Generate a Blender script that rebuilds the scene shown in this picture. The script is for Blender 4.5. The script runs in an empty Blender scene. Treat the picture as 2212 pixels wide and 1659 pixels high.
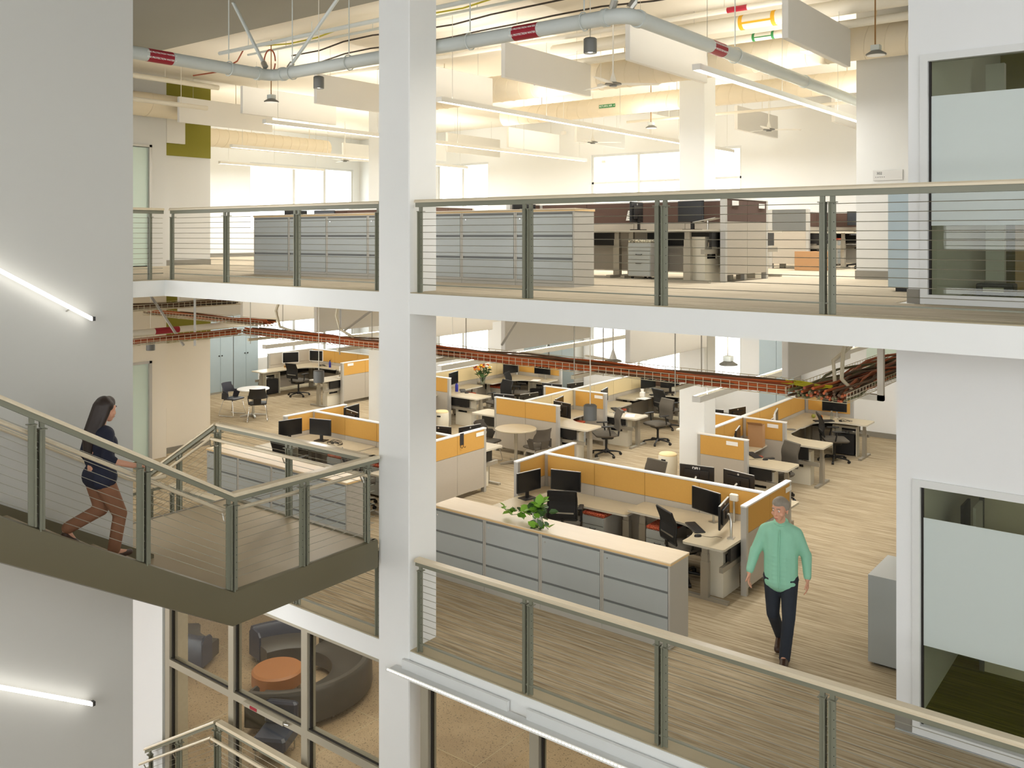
import bpy, bmesh, math, random
from mathutils import Vector, Matrix
R = random.Random(7)
PI = math.pi
SC = bpy.context.scene
COL = SC.collection

# ------------------------------------------------------------------ camera, world, exposure
EYE = 4.79
YAW = math.atan(1514.0 / 1947.0)
cam = bpy.data.cameras.new('camera')
cam.sensor_fit = 'HORIZONTAL'; cam.sensor_width = 36.0
cam.lens = 36.0 * 1947.0 / 2212.0
cam.shift_y = -(829.5 - 510.0) / 2212.0
cam.clip_start = 0.05; cam.clip_end = 300
camo = bpy.data.objects.new('camera', cam); COL.objects.link(camo)
camo.location = (0, 0, EYE); camo.rotation_euler = (PI / 2, 0, YAW)
SC.camera = camo
SC.view_settings.view_transform = 'Standard'
SC.view_settings.look = 'None'
SC.view_settings.gamma = 1.0
SC.view_settings.use_curve_mapping = False
SC.view_settings.exposure = 0.12
SC.cycles.use_denoising = True
SC.cycles.max_bounces = 7
SC.cycles.diffuse_bounces = 4
SC.cycles.glossy_bounces = 3
SC.cycles.transmission_bounces = 4
SC.cycles.transparent_max_bounces = 12
SC.cycles.sample_clamp_indirect = 4.0
SC.cycles.caustics_reflective = False
SC.cycles.caustics_refractive = False
W = bpy.data.worlds.new('world'); SC.world = W; W.use_nodes = True
bg = W.node_tree.nodes['Background']
bg.inputs[0].default_value = (0.99, 0.995, 1.0, 1); bg.inputs[1].default_value = 4.0

L1, L2, L3 = -4.14, 0.0, 4.14
TOP = 8.25          # ceiling of the upper floor

def area(name, loc, sx, sy, power, color=(1, 1, 1), rot=(0, 0, 0), parent=None, spread=PI):
    l = bpy.data.lights.new(name, 'AREA'); l.shape = 'RECTANGLE'; l.size = sx; l.size_y = sy
    l.energy = power; l.color = color; l.spread = spread
    o = bpy.data.objects.new(name, l); COL.objects.link(o); o.location = loc; o.rotation_euler = rot
    if parent: o.parent = parent
    return o

# ------------------------------------------------------------------ materials
MATS = {}
def srgb(c):
    f = lambda x: x / 12.92 if x <= .04045 else ((x + .055) / 1.055) ** 2.4
    return tuple(f(v / 255.0) for v in c)
def mat(n, c, rough=.5, metal=0., vary=.06, scale=6., bump=0., bscale=60., spec=.5, coat=0.):
    m = bpy.data.materials.new(n); m.use_nodes = True; MATS[n] = m
    nt = m.node_tree; b = nt.nodes['Principled BSDF']
    b.inputs['Roughness'].default_value = rough; b.inputs['Metallic'].default_value = metal
    b.inputs['Specular IOR Level'].default_value = spec; b.inputs['Coat Weight'].default_value = coat
    col = srgb(c)
    if vary:
        tc = nt.nodes.new('ShaderNodeTexCoord'); no = nt.nodes.new('ShaderNodeTexNoise')
        no.inputs['Scale'].default_value = scale; no.inputs['Detail'].default_value = 4
        mx = nt.nodes.new('ShaderNodeMix'); mx.data_type = 'RGBA'
        mx.inputs[6].default_value = tuple(v * (1 - vary) for v in col) + (1,)
        mx.inputs[7].default_value = tuple(min(1, v * (1 + vary)) for v in col) + (1,)
        nt.links.new(tc.outputs['Object'], no.inputs['Vector']); nt.links.new(no.outputs['Fac'], mx.inputs[0])
        nt.links.new(mx.outputs[2], b.inputs['Base Color'])
    else:
        b.inputs['Base Color'].default_value = col + (1,)
    if bump:
        tc = nt.nodes.new('ShaderNodeTexCoord'); n2 = nt.nodes.new('ShaderNodeTexNoise'); n2.inputs['Scale'].default_value = bscale
        bp = nt.nodes.new('ShaderNodeBump'); bp.inputs['Strength'].default_value = bump; bp.inputs['Distance'].default_value = .01
        nt.links.new(tc.outputs['Object'], n2.inputs['Vector']); nt.links.new(n2.outputs['Fac'], bp.inputs['Height'])
        nt.links.new(bp.outputs['Normal'], b.inputs['Normal'])
    return m
def emit(n, c, s):
    m = bpy.data.materials.new(n); m.use_nodes = True; MATS[n] = m; nt = m.node_tree
    nt.nodes.remove(nt.nodes['Principled BSDF']); e = nt.nodes.new('ShaderNodeEmission')
    e.inputs[0].default_value = tuple(c) + (1,); e.inputs[1].default_value = s
    nt.links.new(e.outputs[0], nt.nodes['Material Output'].inputs[0]); return m
def thin_glass(n, tint, refl=1.0, rough=0.0):
    m = bpy.data.materials.new(n); m.use_nodes = True; MATS[n] = m; nt = m.node_tree
    nt.nodes.remove(nt.nodes['Principled BSDF'])
    t = nt.nodes.new('ShaderNodeBsdfTransparent'); t.inputs[0].default_value = tuple(tint) + (1,)
    g = nt.nodes.new('ShaderNodeBsdfGlossy'); g.inputs['Roughness'].default_value = rough
    fr = nt.nodes.new('ShaderNodeLayerWeight'); fr.inputs[0].default_value = .5
    pw = nt.nodes.new('ShaderNodeMath'); pw.operation = 'POWER'; pw.inputs[1].default_value = 5
    mu = nt.nodes.new('ShaderNodeMath'); mu.operation = 'MULTIPLY_ADD'; mu.inputs[1].default_value = .9; mu.inputs[2].default_value = .035 * refl
    mx = nt.nodes.new('ShaderNodeMixShader'); L = nt.links.new
    L(fr.outputs['Facing'], pw.inputs[0]); L(pw.outputs[0], mu.inputs[0]); L(mu.outputs[0], mx.inputs[0]); L(t.outputs[0], mx.inputs[1]); L(g.outputs[0], mx.inputs[2])
    L(mx.outputs[0], nt.nodes['Material Output'].inputs[0]); return m
def frosted(n, c, trans=.35):
    m = bpy.data.materials.new(n); m.use_nodes = True; MATS[n] = m; nt = m.node_tree; L = nt.links.new
    p = nt.nodes['Principled BSDF']; p.inputs['Base Color'].default_value = srgb(c) + (1,); p.inputs['Roughness'].default_value = .35
    t = nt.nodes.new('ShaderNodeBsdfTranslucent'); t.inputs[0].default_value = srgb(c) + (1,)
    mx = nt.nodes.new('ShaderNodeMixShader'); mx.inputs[0].default_value = trans
    L(p.outputs[0], mx.inputs[1]); L(t.outputs[0], mx.inputs[2]); L(mx.outputs[0], nt.nodes['Material Output'].inputs[0]); return m
def carpet(n, c1, c2, c3):
    m = bpy.data.materials.new(n); m.use_nodes = True; MATS[n] = m; nt = m.node_tree; L = nt.links.new
    b = nt.nodes['Principled BSDF']; b.inputs['Roughness'].default_value = .95; b.inputs['Specular IOR Level'].default_value = .1
    tc = nt.nodes.new('ShaderNodeTexCoord'); mp = nt.nodes.new('ShaderNodeMapping'); mp.inputs['Scale'].default_value = (1.1, 34, 1)
    n1 = nt.nodes.new('ShaderNodeTexNoise'); n1.inputs['Scale'].default_value = 1.0; n1.inputs['Detail'].default_value = 6; n1.inputs['Roughness'].default_value = .7
    r = nt.nodes.new('ShaderNodeValToRGB'); e = r.color_ramp.elements
    e[0].position = .36; e[0].color = srgb(c1) + (1,); e[1].position = .64; e[1].color = srgb(c3) + (1,)
    k = e.new(.5); k.color = srgb(c2) + (1,)
    br = nt.nodes.new('ShaderNodeTexBrick'); br.inputs['Scale'].default_value = 1.0; br.inputs['Brick Width'].default_value = 1.0; br.inputs['Row Height'].default_value = .25
    br.inputs['Mortar Size'].default_value = 0.0; br.inputs['Color1'].default_value = (.94, .94, .94, 1); br.inputs['Color2'].default_value = (1, 1, 1, 1)
    mx = nt.nodes.new('ShaderNodeMix'); mx.data_type = 'RGBA'; mx.blend_type = 'MULTIPLY'; mx.inputs[0].default_value = 1
    L(tc.outputs['Object'], mp.inputs[0]); L(mp.outputs[0], n1.inputs['Vector']); L(n1.outputs['Fac'], r.inputs[0])
    L(tc.outputs['Object'], br.inputs['Vector']); L(r.outputs[0], mx.inputs[6]); L(br.outputs['Color'], mx.inputs[7]); L(mx.outputs[2], b.inputs['Base Color'])
    bp = nt.nodes.new('ShaderNodeBump'); bp.inputs['Strength'].default_value = .3; bp.inputs['Distance'].default_value = .004
    L(n1.outputs['Fac'], bp.inputs['Height']); L(bp.outputs[0], b.inputs['Normal']); return m
def speckle(n, c1, c2, c3, s=60):
    m = bpy.data.materials.new(n); m.use_nodes = True; MATS[n] = m; nt = m.node_tree; L = nt.links.new
    b = nt.nodes['Principled BSDF']; b.inputs['Roughness'].default_value = .45
    tc = nt.nodes.new('ShaderNodeTexCoord'); n1 = nt.nodes.new('ShaderNodeTexNoise'); n1.inputs['Scale'].default_value = .9; n1.inputs['Detail'].default_value = 5
    n2 = nt.nodes.new('ShaderNodeTexNoise'); n2.inputs['Scale'].default_value = s; n2.inputs['Detail'].default_value = 2
    r1 = nt.nodes.new('ShaderNodeValToRGB'); e = r1.color_ramp.elements; e[0].position = .35; e[0].color = srgb(c1) + (1,); e[1].position = .65; e[1].color = srgb(c2) + (1,)
    r2 = nt.nodes.new('ShaderNodeValToRGB'); f = r2.color_ramp.elements; f[0].position = .31; f[0].color = srgb(c3) + (1,); f[1].position = .40; f[1].color = (1, 1, 1, 1)
    mx = nt.nodes.new('ShaderNodeMix'); mx.data_type = 'RGBA'; mx.blend_type = 'MULTIPLY'; mx.inputs[0].default_value = .85
    for q in (n1, n2): L(tc.outputs['Object'], q.inputs['Vector'])
    L(n1.outputs['Fac'], r1.inputs[0]); L(n2.outputs['Fac'], r2.inputs[0]); L(r1.outputs[0], mx.inputs[6]); L(r2.outputs[0], mx.inputs[7]); L(mx.outputs[2], b.inputs['Base Color']); return m
def wood(n, c1, c2, rough=.4):
    m = bpy.data.materials.new(n); m.use_nodes = True; MATS[n] = m; nt = m.node_tree; L = nt.links.new
    b = nt.nodes['Principled BSDF']; b.inputs['Roughness'].default_value = rough
    tc = nt.nodes.new('ShaderNodeTexCoord'); mp = nt.nodes.new('ShaderNodeMapping'); mp.inputs['Scale'].default_value = (1.2, 9, 9)
    n1 = nt.nodes.new('ShaderNodeTexNoise'); n1.inputs['Scale'].default_value = 2.; n1.inputs['Detail'].default_value = 5
    mx = nt.nodes.new('ShaderNodeMix'); mx.data_type = 'RGBA'; mx.inputs[6].default_value = srgb(c1) + (1,); mx.inputs[7].default_value = srgb(c2) + (1,)
    L(tc.outputs['Object'], mp.inputs[0]); L(mp.outputs[0], n1.inputs['Vector']); L(n1.outputs['Fac'], mx.inputs[0]); L(mx.outputs[2], b.inputs['Base Color']); return m
def pattern(n, c1, c2, s=22.):
    m = bpy.data.materials.new(n); m.use_nodes = True; MATS[n] = m; nt = m.node_tree; L = nt.links.new
    b = nt.nodes['Principled BSDF']; b.inputs['Roughness'].default_value = .9
    tc = nt.nodes.new('ShaderNodeTexCoord'); v = nt.nodes.new('ShaderNodeTexVoronoi'); v.inputs['Scale'].default_value = s; v.feature = 'DISTANCE_TO_EDGE'
    r = nt.nodes.new('ShaderNodeValToRGB'); e = r.color_ramp.elements; e[0].position = .03; e[0].color = srgb(c2) + (1,); e[1].position = .08; e[1].color = srgb(c1) + (1,)
    L(tc.outputs['Object'], v.inputs['Vector']); L(v.outputs['Distance'], r.inputs[0]); L(r.outputs[0], b.inputs['Base Color']); return m

mat('wall_white', (238, 240, 240), .75, vary=.02, scale=1.2, bump=.03)
mat('wall_grey', (214, 214, 210), .75, vary=.02, scale=1.2)
mat('wall_stair', (208, 208, 202), .7, vary=.015, scale=.8)
mat('wall_cream', (236, 228, 212), .75, vary=.02, scale=1.)
mat('concrete_white', (240, 242, 240), .6, vary=.02, scale=3., bump=.08, bscale=14)
mat('ceiling_paint', (238, 231, 217), .85, vary=.03, scale=1.)
mat('ceiling_shaded', (150, 148, 138), .8, vary=.03, scale=1.)  # ceiling tone darkened: shade beyond the uplights is put into the colour
mat('olive_paint', (132, 126, 26), .7, vary=.03)
mat('base_grey', (140, 136, 126), .6)
mat('curb', (178, 166, 138), .8, vary=.08, scale=4)
carpet('carpet', (140, 124, 100), (178, 162, 134), (200, 186, 160))
carpet('carpet_grey', (168, 156, 136), (196, 184, 162), (214, 204, 184))
carpet('carpet_green', (74, 74, 18), (104, 104, 26), (128, 126, 44))
speckle('terrazzo', (148, 126, 98), (172, 150, 120), (66, 56, 44), 40)
mat('landing_concrete', (178, 164, 138), .45, vary=.08, scale=2.2)
mat('rail_paint', (130, 131, 114), .45, vary=.03)
mat('stringer_paint', (106, 100, 78), .42, vary=.04, scale=2)
wood('maple', (214, 200, 170), (232, 220, 194), .35)
wood('maple_warm', (214, 176, 116), (232, 200, 146), .4)
wood('maple_top', (226, 208, 178), (236, 220, 194), .3)
mat('steel_cable', (176, 174, 160), .35, .8, vary=0)
mat('steel', (196, 194, 186), .32, .85, vary=0)
mat('chrome', (214, 214, 214), .15, .95, vary=0)
mat('cabinet', (170, 175, 173), .4, .1, vary=.02)
mat('cabinet_side', (176, 172, 162), .45, .05, vary=.02)
mat('cabinet_dark', (112, 114, 112), .5, vary=.02)
mat('cabinet_blue', (176, 192, 198), .35, .2, vary=.03)
mat('panel_grey', (186, 178, 164), .9, vary=.03, scale=40)
mat('panel_yellow', (208, 160, 80), .9, vary=.04, scale=40)
mat('panel_brown', (94, 72, 62), .9, vary=.04, scale=40)
mat('panel_cream', (232, 212, 164), .9, vary=.03, scale=40)
mat('trim_silver', (190, 188, 182), .4, .35, vary=.01)
mat('trim_cap', (238, 236, 232), .35, vary=0)
mat('desk_top', (186, 174, 148), .38, vary=.09, scale=7)
mat('desk_edge', (206, 200, 184), .45, vary=0)
mat('leg_silver', (168, 162, 148), .4, .4, vary=.01)
mat('cream_plastic', (228, 222, 204), .5, vary=.01)
mat('white_plastic', (238, 238, 236), .4, vary=0)
mat('black_plastic', (26, 25, 24), .45, vary=.03)
mat('black_mesh', (34, 33, 32), .8, vary=.05, scale=30, bump=.2, bscale=200)
mat('grey_shell', (78, 72, 64), .55, vary=.03)
mat('grey_fabric', (90, 84, 74), .85, vary=.05, scale=40)
mat('blue_shell', (58, 60, 72), .45, vary=.03)
mat('screen', (20, 20, 21), .22, vary=0, spec=.5)
mat('bezel', (30, 30, 30), .35, vary=0)
mat('dark_gap', (14, 13, 12), .8, vary=0)
mat('cpu_dark', (40, 40, 42), .5, vary=.05)
pattern('cushion_red', (150, 52, 30), (206, 120, 76), 26)
pattern('cushion_check', (206, 200, 176), (70, 66, 56), 24)
mat('bottle_blue', (34, 44, 150), .3, vary=0)
mat('paper', (244, 242, 236), .8, vary=.02)
mat('cardboard', (176, 136, 96), .85, vary=.05)
mat('duct', (226, 214, 190), .5, vary=.02)
mat('pipe_grey', (204, 210, 206), .45, vary=.01)
mat('pipe_white', (232, 226, 210), .5, vary=.01)
mat('tag_red', (156, 20, 42), .45, vary=.02)
mat('tag_blue', (34, 36, 110), .5, vary=0)
mat('tag_green', (48, 130, 70), .5, vary=0)
mat('tag_yellow', (226, 170, 30), .5, vary=0)
mat('ink_white', (245, 245, 242), .6, vary=0)
mat('ink_dark', (50, 50, 50), .6, vary=0)
mat('baffle', (232, 230, 224), .9, vary=.02, scale=2)
mat('lamp_grey', (112, 112, 108), .45, vary=.02)
mat('lamp_dark', (62, 62, 62), .45, vary=.02)
mat('fixture', (236, 234, 226), .4, vary=0)
mat('conduit', (150, 110, 60), .5, vary=.03)
mat('wire_dark', (60, 52, 44), .7, vary=0)
mat('wire_yellow', (190, 180, 60), .6, vary=0)
mat('cable_orange', (186, 92, 42), .55, vary=.12, scale=3)
mat('cable_rust', (150, 70, 36), .55, vary=.12, scale=3)
mat('cable_brown', (96, 70, 46), .6, vary=.12, scale=3)
mat('cable_olive', (110, 108, 70), .6, vary=.1, scale=3)
mat('cable_yellow', (188, 178, 34), .5, vary=.08, scale=4)
mat('basket_wire', (214, 204, 176), .5, .2, vary=0)
mat('leaf', (122, 172, 56), .45, vary=.25, scale=9)
mat('leaf_dark', (52, 84, 36), .5, vary=.2, scale=9)
mat('pot_white', (232, 228, 222), .35, vary=.02)
mat('pot_brown', (110, 62, 36), .6, vary=.05)
mat('flower_red', (190, 20, 40), .6, vary=.15, scale=20)
mat('flower_white', (240, 232, 214), .6, vary=.05, scale=20)
mat('flower_orange', (226, 132, 34), .6, vary=.15, scale=20)
mat('flower_rust', (160, 62, 44), .6, vary=.15, scale=20)
mat('flower_yellow', (232, 190, 60), .6, vary=.1, scale=20)
mat('fruit_orange', (214, 122, 36), .5, vary=.05)
mat('fruit_green', (150, 150, 60), .5, vary=.05)
mat('leather_dark', (66, 62, 56), .35, vary=.06, scale=3)
mat('leather_navy', (52, 58, 74), .3, vary=.06, scale=3)
mat('leather_orange', (158, 104, 62), .45, vary=.05, scale=3)
mat('alu_frame', (176, 170, 152), .4, .25, vary=.02)
mat('frame_white', (226, 228, 226), .45, vary=.01)
mat('gasket', (34, 30, 26), .7, vary=0)
mat('skin', (214, 160, 132), .55, vary=.05, scale=12)
mat('hair_grey', (146, 138, 126), .7, vary=.2, scale=60)
mat('hair_dark', (44, 32, 26), .5, vary=.2, scale=50)
mat('shirt_teal', (146, 204, 176), .8, vary=.05, scale=9, bump=.15, bscale=7)
mat('jeans', (38, 44, 54), .85, vary=.15, scale=14, bump=.1, bscale=9)
mat('trousers_brown', (138, 96, 70), .8, vary=.07, scale=9, bump=.12, bscale=8)
mat('top_navy', (26, 30, 50), .8, vary=.08, scale=9, bump=.12, bscale=8)
mat('shoe_brown', (62, 40, 28), .4, vary=.06)
mat('lip', (176, 100, 88), .5, vary=0)
mat('eye_white', (235, 232, 226), .3, vary=0)
thin_glass('glass', (.93, .95, .93), 1.0)
thin_glass('glass_tint', (.80, .82, .74), 1.3)
thin_glass('glass_vase', (.86, .9, .9), 1.5)
frosted('frost_green', (216, 234, 222), .06)
frosted('frost_film', (216, 226, 222), .12)
frosted('shade_fabric', (240, 242, 244), .6)
emit('led_white', (1, .97, .9), 9.0)
emit('led_warm', (1, .92, .78), 6.0)
emit('led_stair', (1, .96, .9), 3.6)
emit('led_dot', (1, .93, .78), 5.0)

# ------------------------------------------------------------------ mesh builder
class MB:
    def __init__(s): s.v = []; s.f = []
    def add(s, vs, fs):
        o = len(s.v); s.v += [tuple(p) for p in vs]; s.f += [tuple(i + o for i in f) for f in fs]; return s
    def box(s, x0, y0, z0, x1, y1, z1):
        x0, x1 = sorted((x0, x1)); y0, y1 = sorted((y0, y1)); z0, z1 = sorted((z0, z1))
        return s.add([(x0, y0, z0), (x1, y0, z0), (x1, y1, z0), (x0, y1, z0), (x0, y0, z1), (x1, y0, z1), (x1, y1, z1), (x0, y1, z1)],
                     [(0, 3, 2, 1), (4, 5, 6, 7), (0, 1, 5, 4), (1, 2, 6, 5), (2, 3, 7, 6), (3, 0, 4, 7)])
    def bbox(s, cx, cy, cz, sx, sy, sz): return s.box(cx - sx / 2, cy - sy / 2, cz - sz / 2, cx + sx / 2, cy + sy / 2, cz + sz / 2)
    def rbox(s, x0, y0, z0, x1, y1, z1, b):      # box with chamfered vertical and horizontal edges
        x0, x1 = sorted((x0, x1)); y0, y1 = sorted((y0, y1)); z0, z1 = sorted((z0, z1))
        rings = []
        for z, k in ((z0, b), (z0 + b, 0), (z1 - b, 0), (z1, b)):
            a, c, d, e = x0 + k, x1 - k, y0 + k, y1 - k
            rings.append([(a + b, d, z), (c - b, d, z), (c, d + b, z), (c, e - b, z), (c - b, e, z), (a + b, e, z), (a, e - b, z), (a, d + b, z)])
        return s.loft(rings, True)
    def loft(s, rings, caps=True, closed=True):
        n = len(rings[0]); o = len(s.v)
        for r in rings: s.v += [tuple(p) for p in r]
        for i in range(len(rings) - 1):
            for j in range(n if closed else n - 1):
                k = (j + 1) % n
                s.f.append((o + i * n + j, o + i * n + k, o + (i + 1) * n + k, o + (i + 1) * n + j))
        if caps:
            s.f.append(tuple(o + j for j in reversed(range(n)))); s.f.append(tuple(o + (len(rings) - 1) * n + j for j in range(n)))
        return s
    def prism(s, poly, z0, z1): return s.loft([[(p[0], p[1], z0) for p in poly], [(p[0], p[1], z1) for p in poly]])
    def tube(s, path, r, seg=8, closed=False):
        path = [Vector(p) for p in path]; rr = r if isinstance(r, (list, tuple)) else [r] * len(path); rings = []
        up = Vector((0, 0, 1)); prev = None
        for i, p in enumerate(path):
            if closed: t = path[(i + 1) % len(path)] - path[i - 1]
            else: t = path[min(i + 1, len(path) - 1)] - path[max(i - 1, 0)]
            t.normalize()
            if prev is None:
                a = t.cross(up)
                if a.length < 1e-3: a = t.cross(Vector((1, 0, 0)))
            else:
                a = prev - t * prev.dot(t)
                if a.length < 1e-4: a = t.cross(up)
            a.normalize(); b = t.cross(a); prev = a
            rings.append([p + (a * math.cos(2 * PI * k / seg) + b * math.sin(2 * PI * k / seg)) * rr[i] for k in range(seg)])
        if closed: rings.append(rings[0])
        return s.loft(rings, not closed)
    def cyl(s, p0, p1, r, seg=12, r1=None): return s.tube([p0, p1], [r, r if r1 is None else r1], seg)
    def lathe(s, prof, cx=0, cy=0, cz=0, seg=20):
        return s.loft([[(cx + r * math.cos(2 * PI * k / seg), cy + r * math.sin(2 * PI * k / seg), cz + z) for k in range(seg)] for r, z in prof])
    def ball(s, c, r, seg=8, ring=6):
        rx, ry, rz = r if isinstance(r, (list, tuple)) else (r, r, r)
        rings = []
        for i in range(ring + 1):
            a = PI * (i / ring); a = min(max(a, .06), PI - .06)
            rings.append([(c[0] + rx * math.sin(a) * math.cos(2 * PI * k / seg), c[1] + ry * math.sin(a) * math.sin(2 * PI * k / seg), c[2] - rz * math.cos(a)) for k in range(seg)])
        return s.loft(rings)
    def map(s, f): s.v = [tuple(f(Vector(p))) for p in s.v]; return s
    def mesh(s, name, m, smooth=False, ang=.7):
        me = bpy.data.meshes.new(name); me.from_pydata(s.v, [], s.f)
        b = bmesh.new(); b.from_mesh(me); bmesh.ops.recalc_face_normals(b, faces=b.faces); b.to_mesh(me); b.free()
        me.materials.append(MATS[m])
        if smooth:
            me.polygons.foreach_set('use_smooth', [True] * len(me.polygons))
            me.set_sharp_from_angle(angle=ang)
        me.update(); return me
    def obj(s, name, m, parent=None, smooth=False, ang=.7, mesh_name=None):
        o = bpy.data.objects.new(name, s.mesh(mesh_name or name, m, smooth, ang)); COL.objects.link(o)
        if parent: o.parent = parent
        return o

def tag(o, label, cat, group=None, kind=None):
    if label: o['label'] = label
    if cat: o['category'] = cat
    if group: o['group'] = group
    if kind: o['kind'] = kind
    return o
def struct(name, mb, m, smooth=False):
    o = mb.obj(name, m, None, smooth); o['kind'] = 'structure'; return o
def sub(o, **kw):
    for k, v in kw.items(): o[k] = v
    return o
def empty(name, label, cat, loc=(0, 0, 0), rz=0, group=None):
    o = bpy.data.objects.new(name, None); COL.objects.link(o); o.location = loc; o.rotation_euler = (0, 0, rz)
    o.empty_display_size = .1
    return tag(o, label, cat, group)
class Proto:
    """parts: (name, mesh, parent index or None)"""
    def __init__(s, name, cat): s.name = name; s.cat = cat; s.parts = []
    def part(s, name, mb, m, parent=None, smooth=False, ang=.7):
        s.parts.append((name, mb.mesh(name, m, smooth, ang), parent)); return len(s.parts) - 1
    def place(s, loc, rz, label, group=None, scale=None, name=None):
        r = empty(name or s.name, label, s.cat, loc, rz, group); obs = []
        if scale: r.scale = scale if isinstance(scale, (tuple, list)) else (scale,) * 3
        for n, me, p in s.parts:
            o = bpy.data.objects.new(n, me); COL.objects.link(o); o.parent = r if p is None else obs[p]; obs.append(o)
        return r
def fac(fx, fy): return math.atan2(fx, -fy)       # turn local -Y towards (fx, fy)

def text_mesh(txt, size, m, bold=False):
    cu = bpy.data.curves.new('lettering', 'FONT'); cu.body = txt; cu.size = size; cu.align_x = 'CENTER'; cu.align_y = 'CENTER'; cu.extrude = .0004
    if bold: cu.offset = size * .02
    o = bpy.data.objects.new('lettering', cu); COL.objects.link(o)
    dg = bpy.context.evaluated_depsgraph_get(); me = bpy.data.meshes.new_from_object(o.evaluated_get(dg))
    bpy.data.objects.remove(o); me.materials.clear(); me.materials.append(MATS[m]); return me

# ------------------------------------------------------------------ structure
EDGE = 7.5
XC = -12.45         # left edge of the atrium
def floor_level(z, nm, cm, idx):
    s = MB()
    s.box(-25, EDGE, z - .25, 4.5, 22.5, z - .012); s.box(-25, -7, z - .25, XC, EDGE, z - .012)
    struct('trim_%d' % idx, s, 'concrete_white')
    c = MB(); c.box(-24.3, EDGE + .24, z - .012, -2.45, 22.3, z); c.box(-2.45, EDGE + .24, z - .012, 4.5, 9.2, z); c.box(-24.3, -7, z - .012, XC - .24, EDGE + .24, z)
    struct('floor_' + nm, c, cm)
    k = MB(); k.box(XC, EDGE + .01, z - .012, 4.5, EDGE + .225, z - .002); k.box(XC - .225, -7, z - .012, XC - .01, EDGE + .225, z - .002)
    struct('trim_%d' % (idx + 1), k, 'curb')
    u = MB(); u.box(-24.3, EDGE + .3, z - .27, 4.5, 22.3, z - .25); u.box(-24.3, -7, z - .27, XC - .3, EDGE + .3, z - .25)
    struct('ceiling_' + {'middle': 'lower', 'upper': 'middle'}[nm], u, 'ceiling_paint')
floor_level(L2, 'middle', 'carpet', 1)
floor_level(L3, 'upper', 'carpet_grey', 3)
struct('floor_lower', MB().box(-25, -10, L1 - .2, 8, 22, L1), 'terrazzo')
struct('ceiling_upper', MB().box(-25, 9.2, TOP, 8.3, 22.5, TOP + .2), 'ceiling_paint')
struct('ceiling_atrium', MB().box(-25, -8, TOP - .02, 8.3, 9.2, TOP + .2), 'ceiling_shaded')
struct('wall_stair', MB().box(-9.62, -8, L1, -9.4, 5.28, TOP), 'wall_stair')

# columns
def column(x0, y0, x1, y1, label):
    r = empty('column', label, 'column', ((x0 + x1) / 2, (y0 + y1) / 2, L1), group=None)
    r.location = (0, 0, 0)
    MB().rbox(x0, y0, L1, x1, y1, TOP, .012).obj('shaft', 'concrete_white', r)
column(-7.84, 7.49, -7.33, 7.96, 'square white concrete column rising through the slab edges between the two railings')
column(-7.84, 15.15, -7.33, 15.62, 'square white column standing inside the office beside the yellow panel cluster with the cardboard box')
column(-16.2, 15.15, -15.7, 15.62, 'square white column standing inside the office near the tall blue grey cabinets')

# far walls with window openings -----------------------------------------------------
def wall_y(name, Y, x0, x1, z0, z1, holes, m, th=.25):     # wall facing -Y with rectangular holes (xa, xb, za, zb)
    b = MB(); xs = sorted({x0, x1} | {h[0] for h in holes} | {h[1] for h in holes})
    for a, c in zip(xs, xs[1:]):
        hs = sorted([h for h in holes if h[0] <= a + 1e-6 and h[1] >= c - 1e-6], key=lambda h: h[2]); z = z0
        for h in hs:
            if h[2] > z: b.box(a, Y, z, c, Y + th, h[2])
            z = h[3]
        if z < z1: b.box(a, Y, z, c, Y + th, z1)
    return struct(name, b, m)
def wall_x(name, X, y0, y1, z0, z1, holes, m, th=.25, out=-1):   # wall facing +X (out=-1: thickness towards -X)
    b = MB(); ys = sorted({y0, y1} | {h[0] for h in holes} | {h[1] for h in holes})
    for a, c in zip(ys, ys[1:]):
        hs = sorted([h for h in holes if h[0] <= a + 1e-6 and h[1] >= c - 1e-6], key=lambda h: h[2]); z = z0
        for h in hs:
            if h[2] > z: b.box(X, a, z, X + out * th, c, h[2])
            z = h[3]
        if z < z1: b.box(X, a, z, X + out * th, c, z1)
    return struct(name, b, m)
WN = [0]
def window_y(Y, xa, xb, za, zb, mull, rails=()):
    WN[0] += 1
    r = empty('window_%d' % WN[0], None, None); r['kind'] = 'structure'; t = .06
    f = MB(); f.box(xa, Y + .05, za, xb, Y + .15, za + t).box(xa, Y + .05, zb - t, xb, Y + .15, zb).box(xa, Y + .05, za + t, xa + t, Y + .15, zb - t).box(xb - t, Y + .05, za + t, xb, Y + .15, zb - t)
    f.obj('window_frame', 'frame_white', r)
    for x in mull: MB().box(x - .04, Y + .04, za, x + .04, Y + .16, zb).obj('mullion', 'frame_white', r)
    for z in rails: MB().box(xa, Y + .05, z - .03, xb, Y + .15, z + .03).obj('transom', 'frame_white', r)
    ed = [xa] + list(mull) + [xb]
    for a, b in zip(ed, ed[1:]): MB().box(a + .02, Y + .09, za + .02, b - .02, Y + .1, zb - .02).obj('pane', 'glass', r)
    MB().box(xa - .05, Y - .06, za - .04, xb + .05, Y + .05, za).obj('window_sill', 'frame_white', r)
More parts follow.
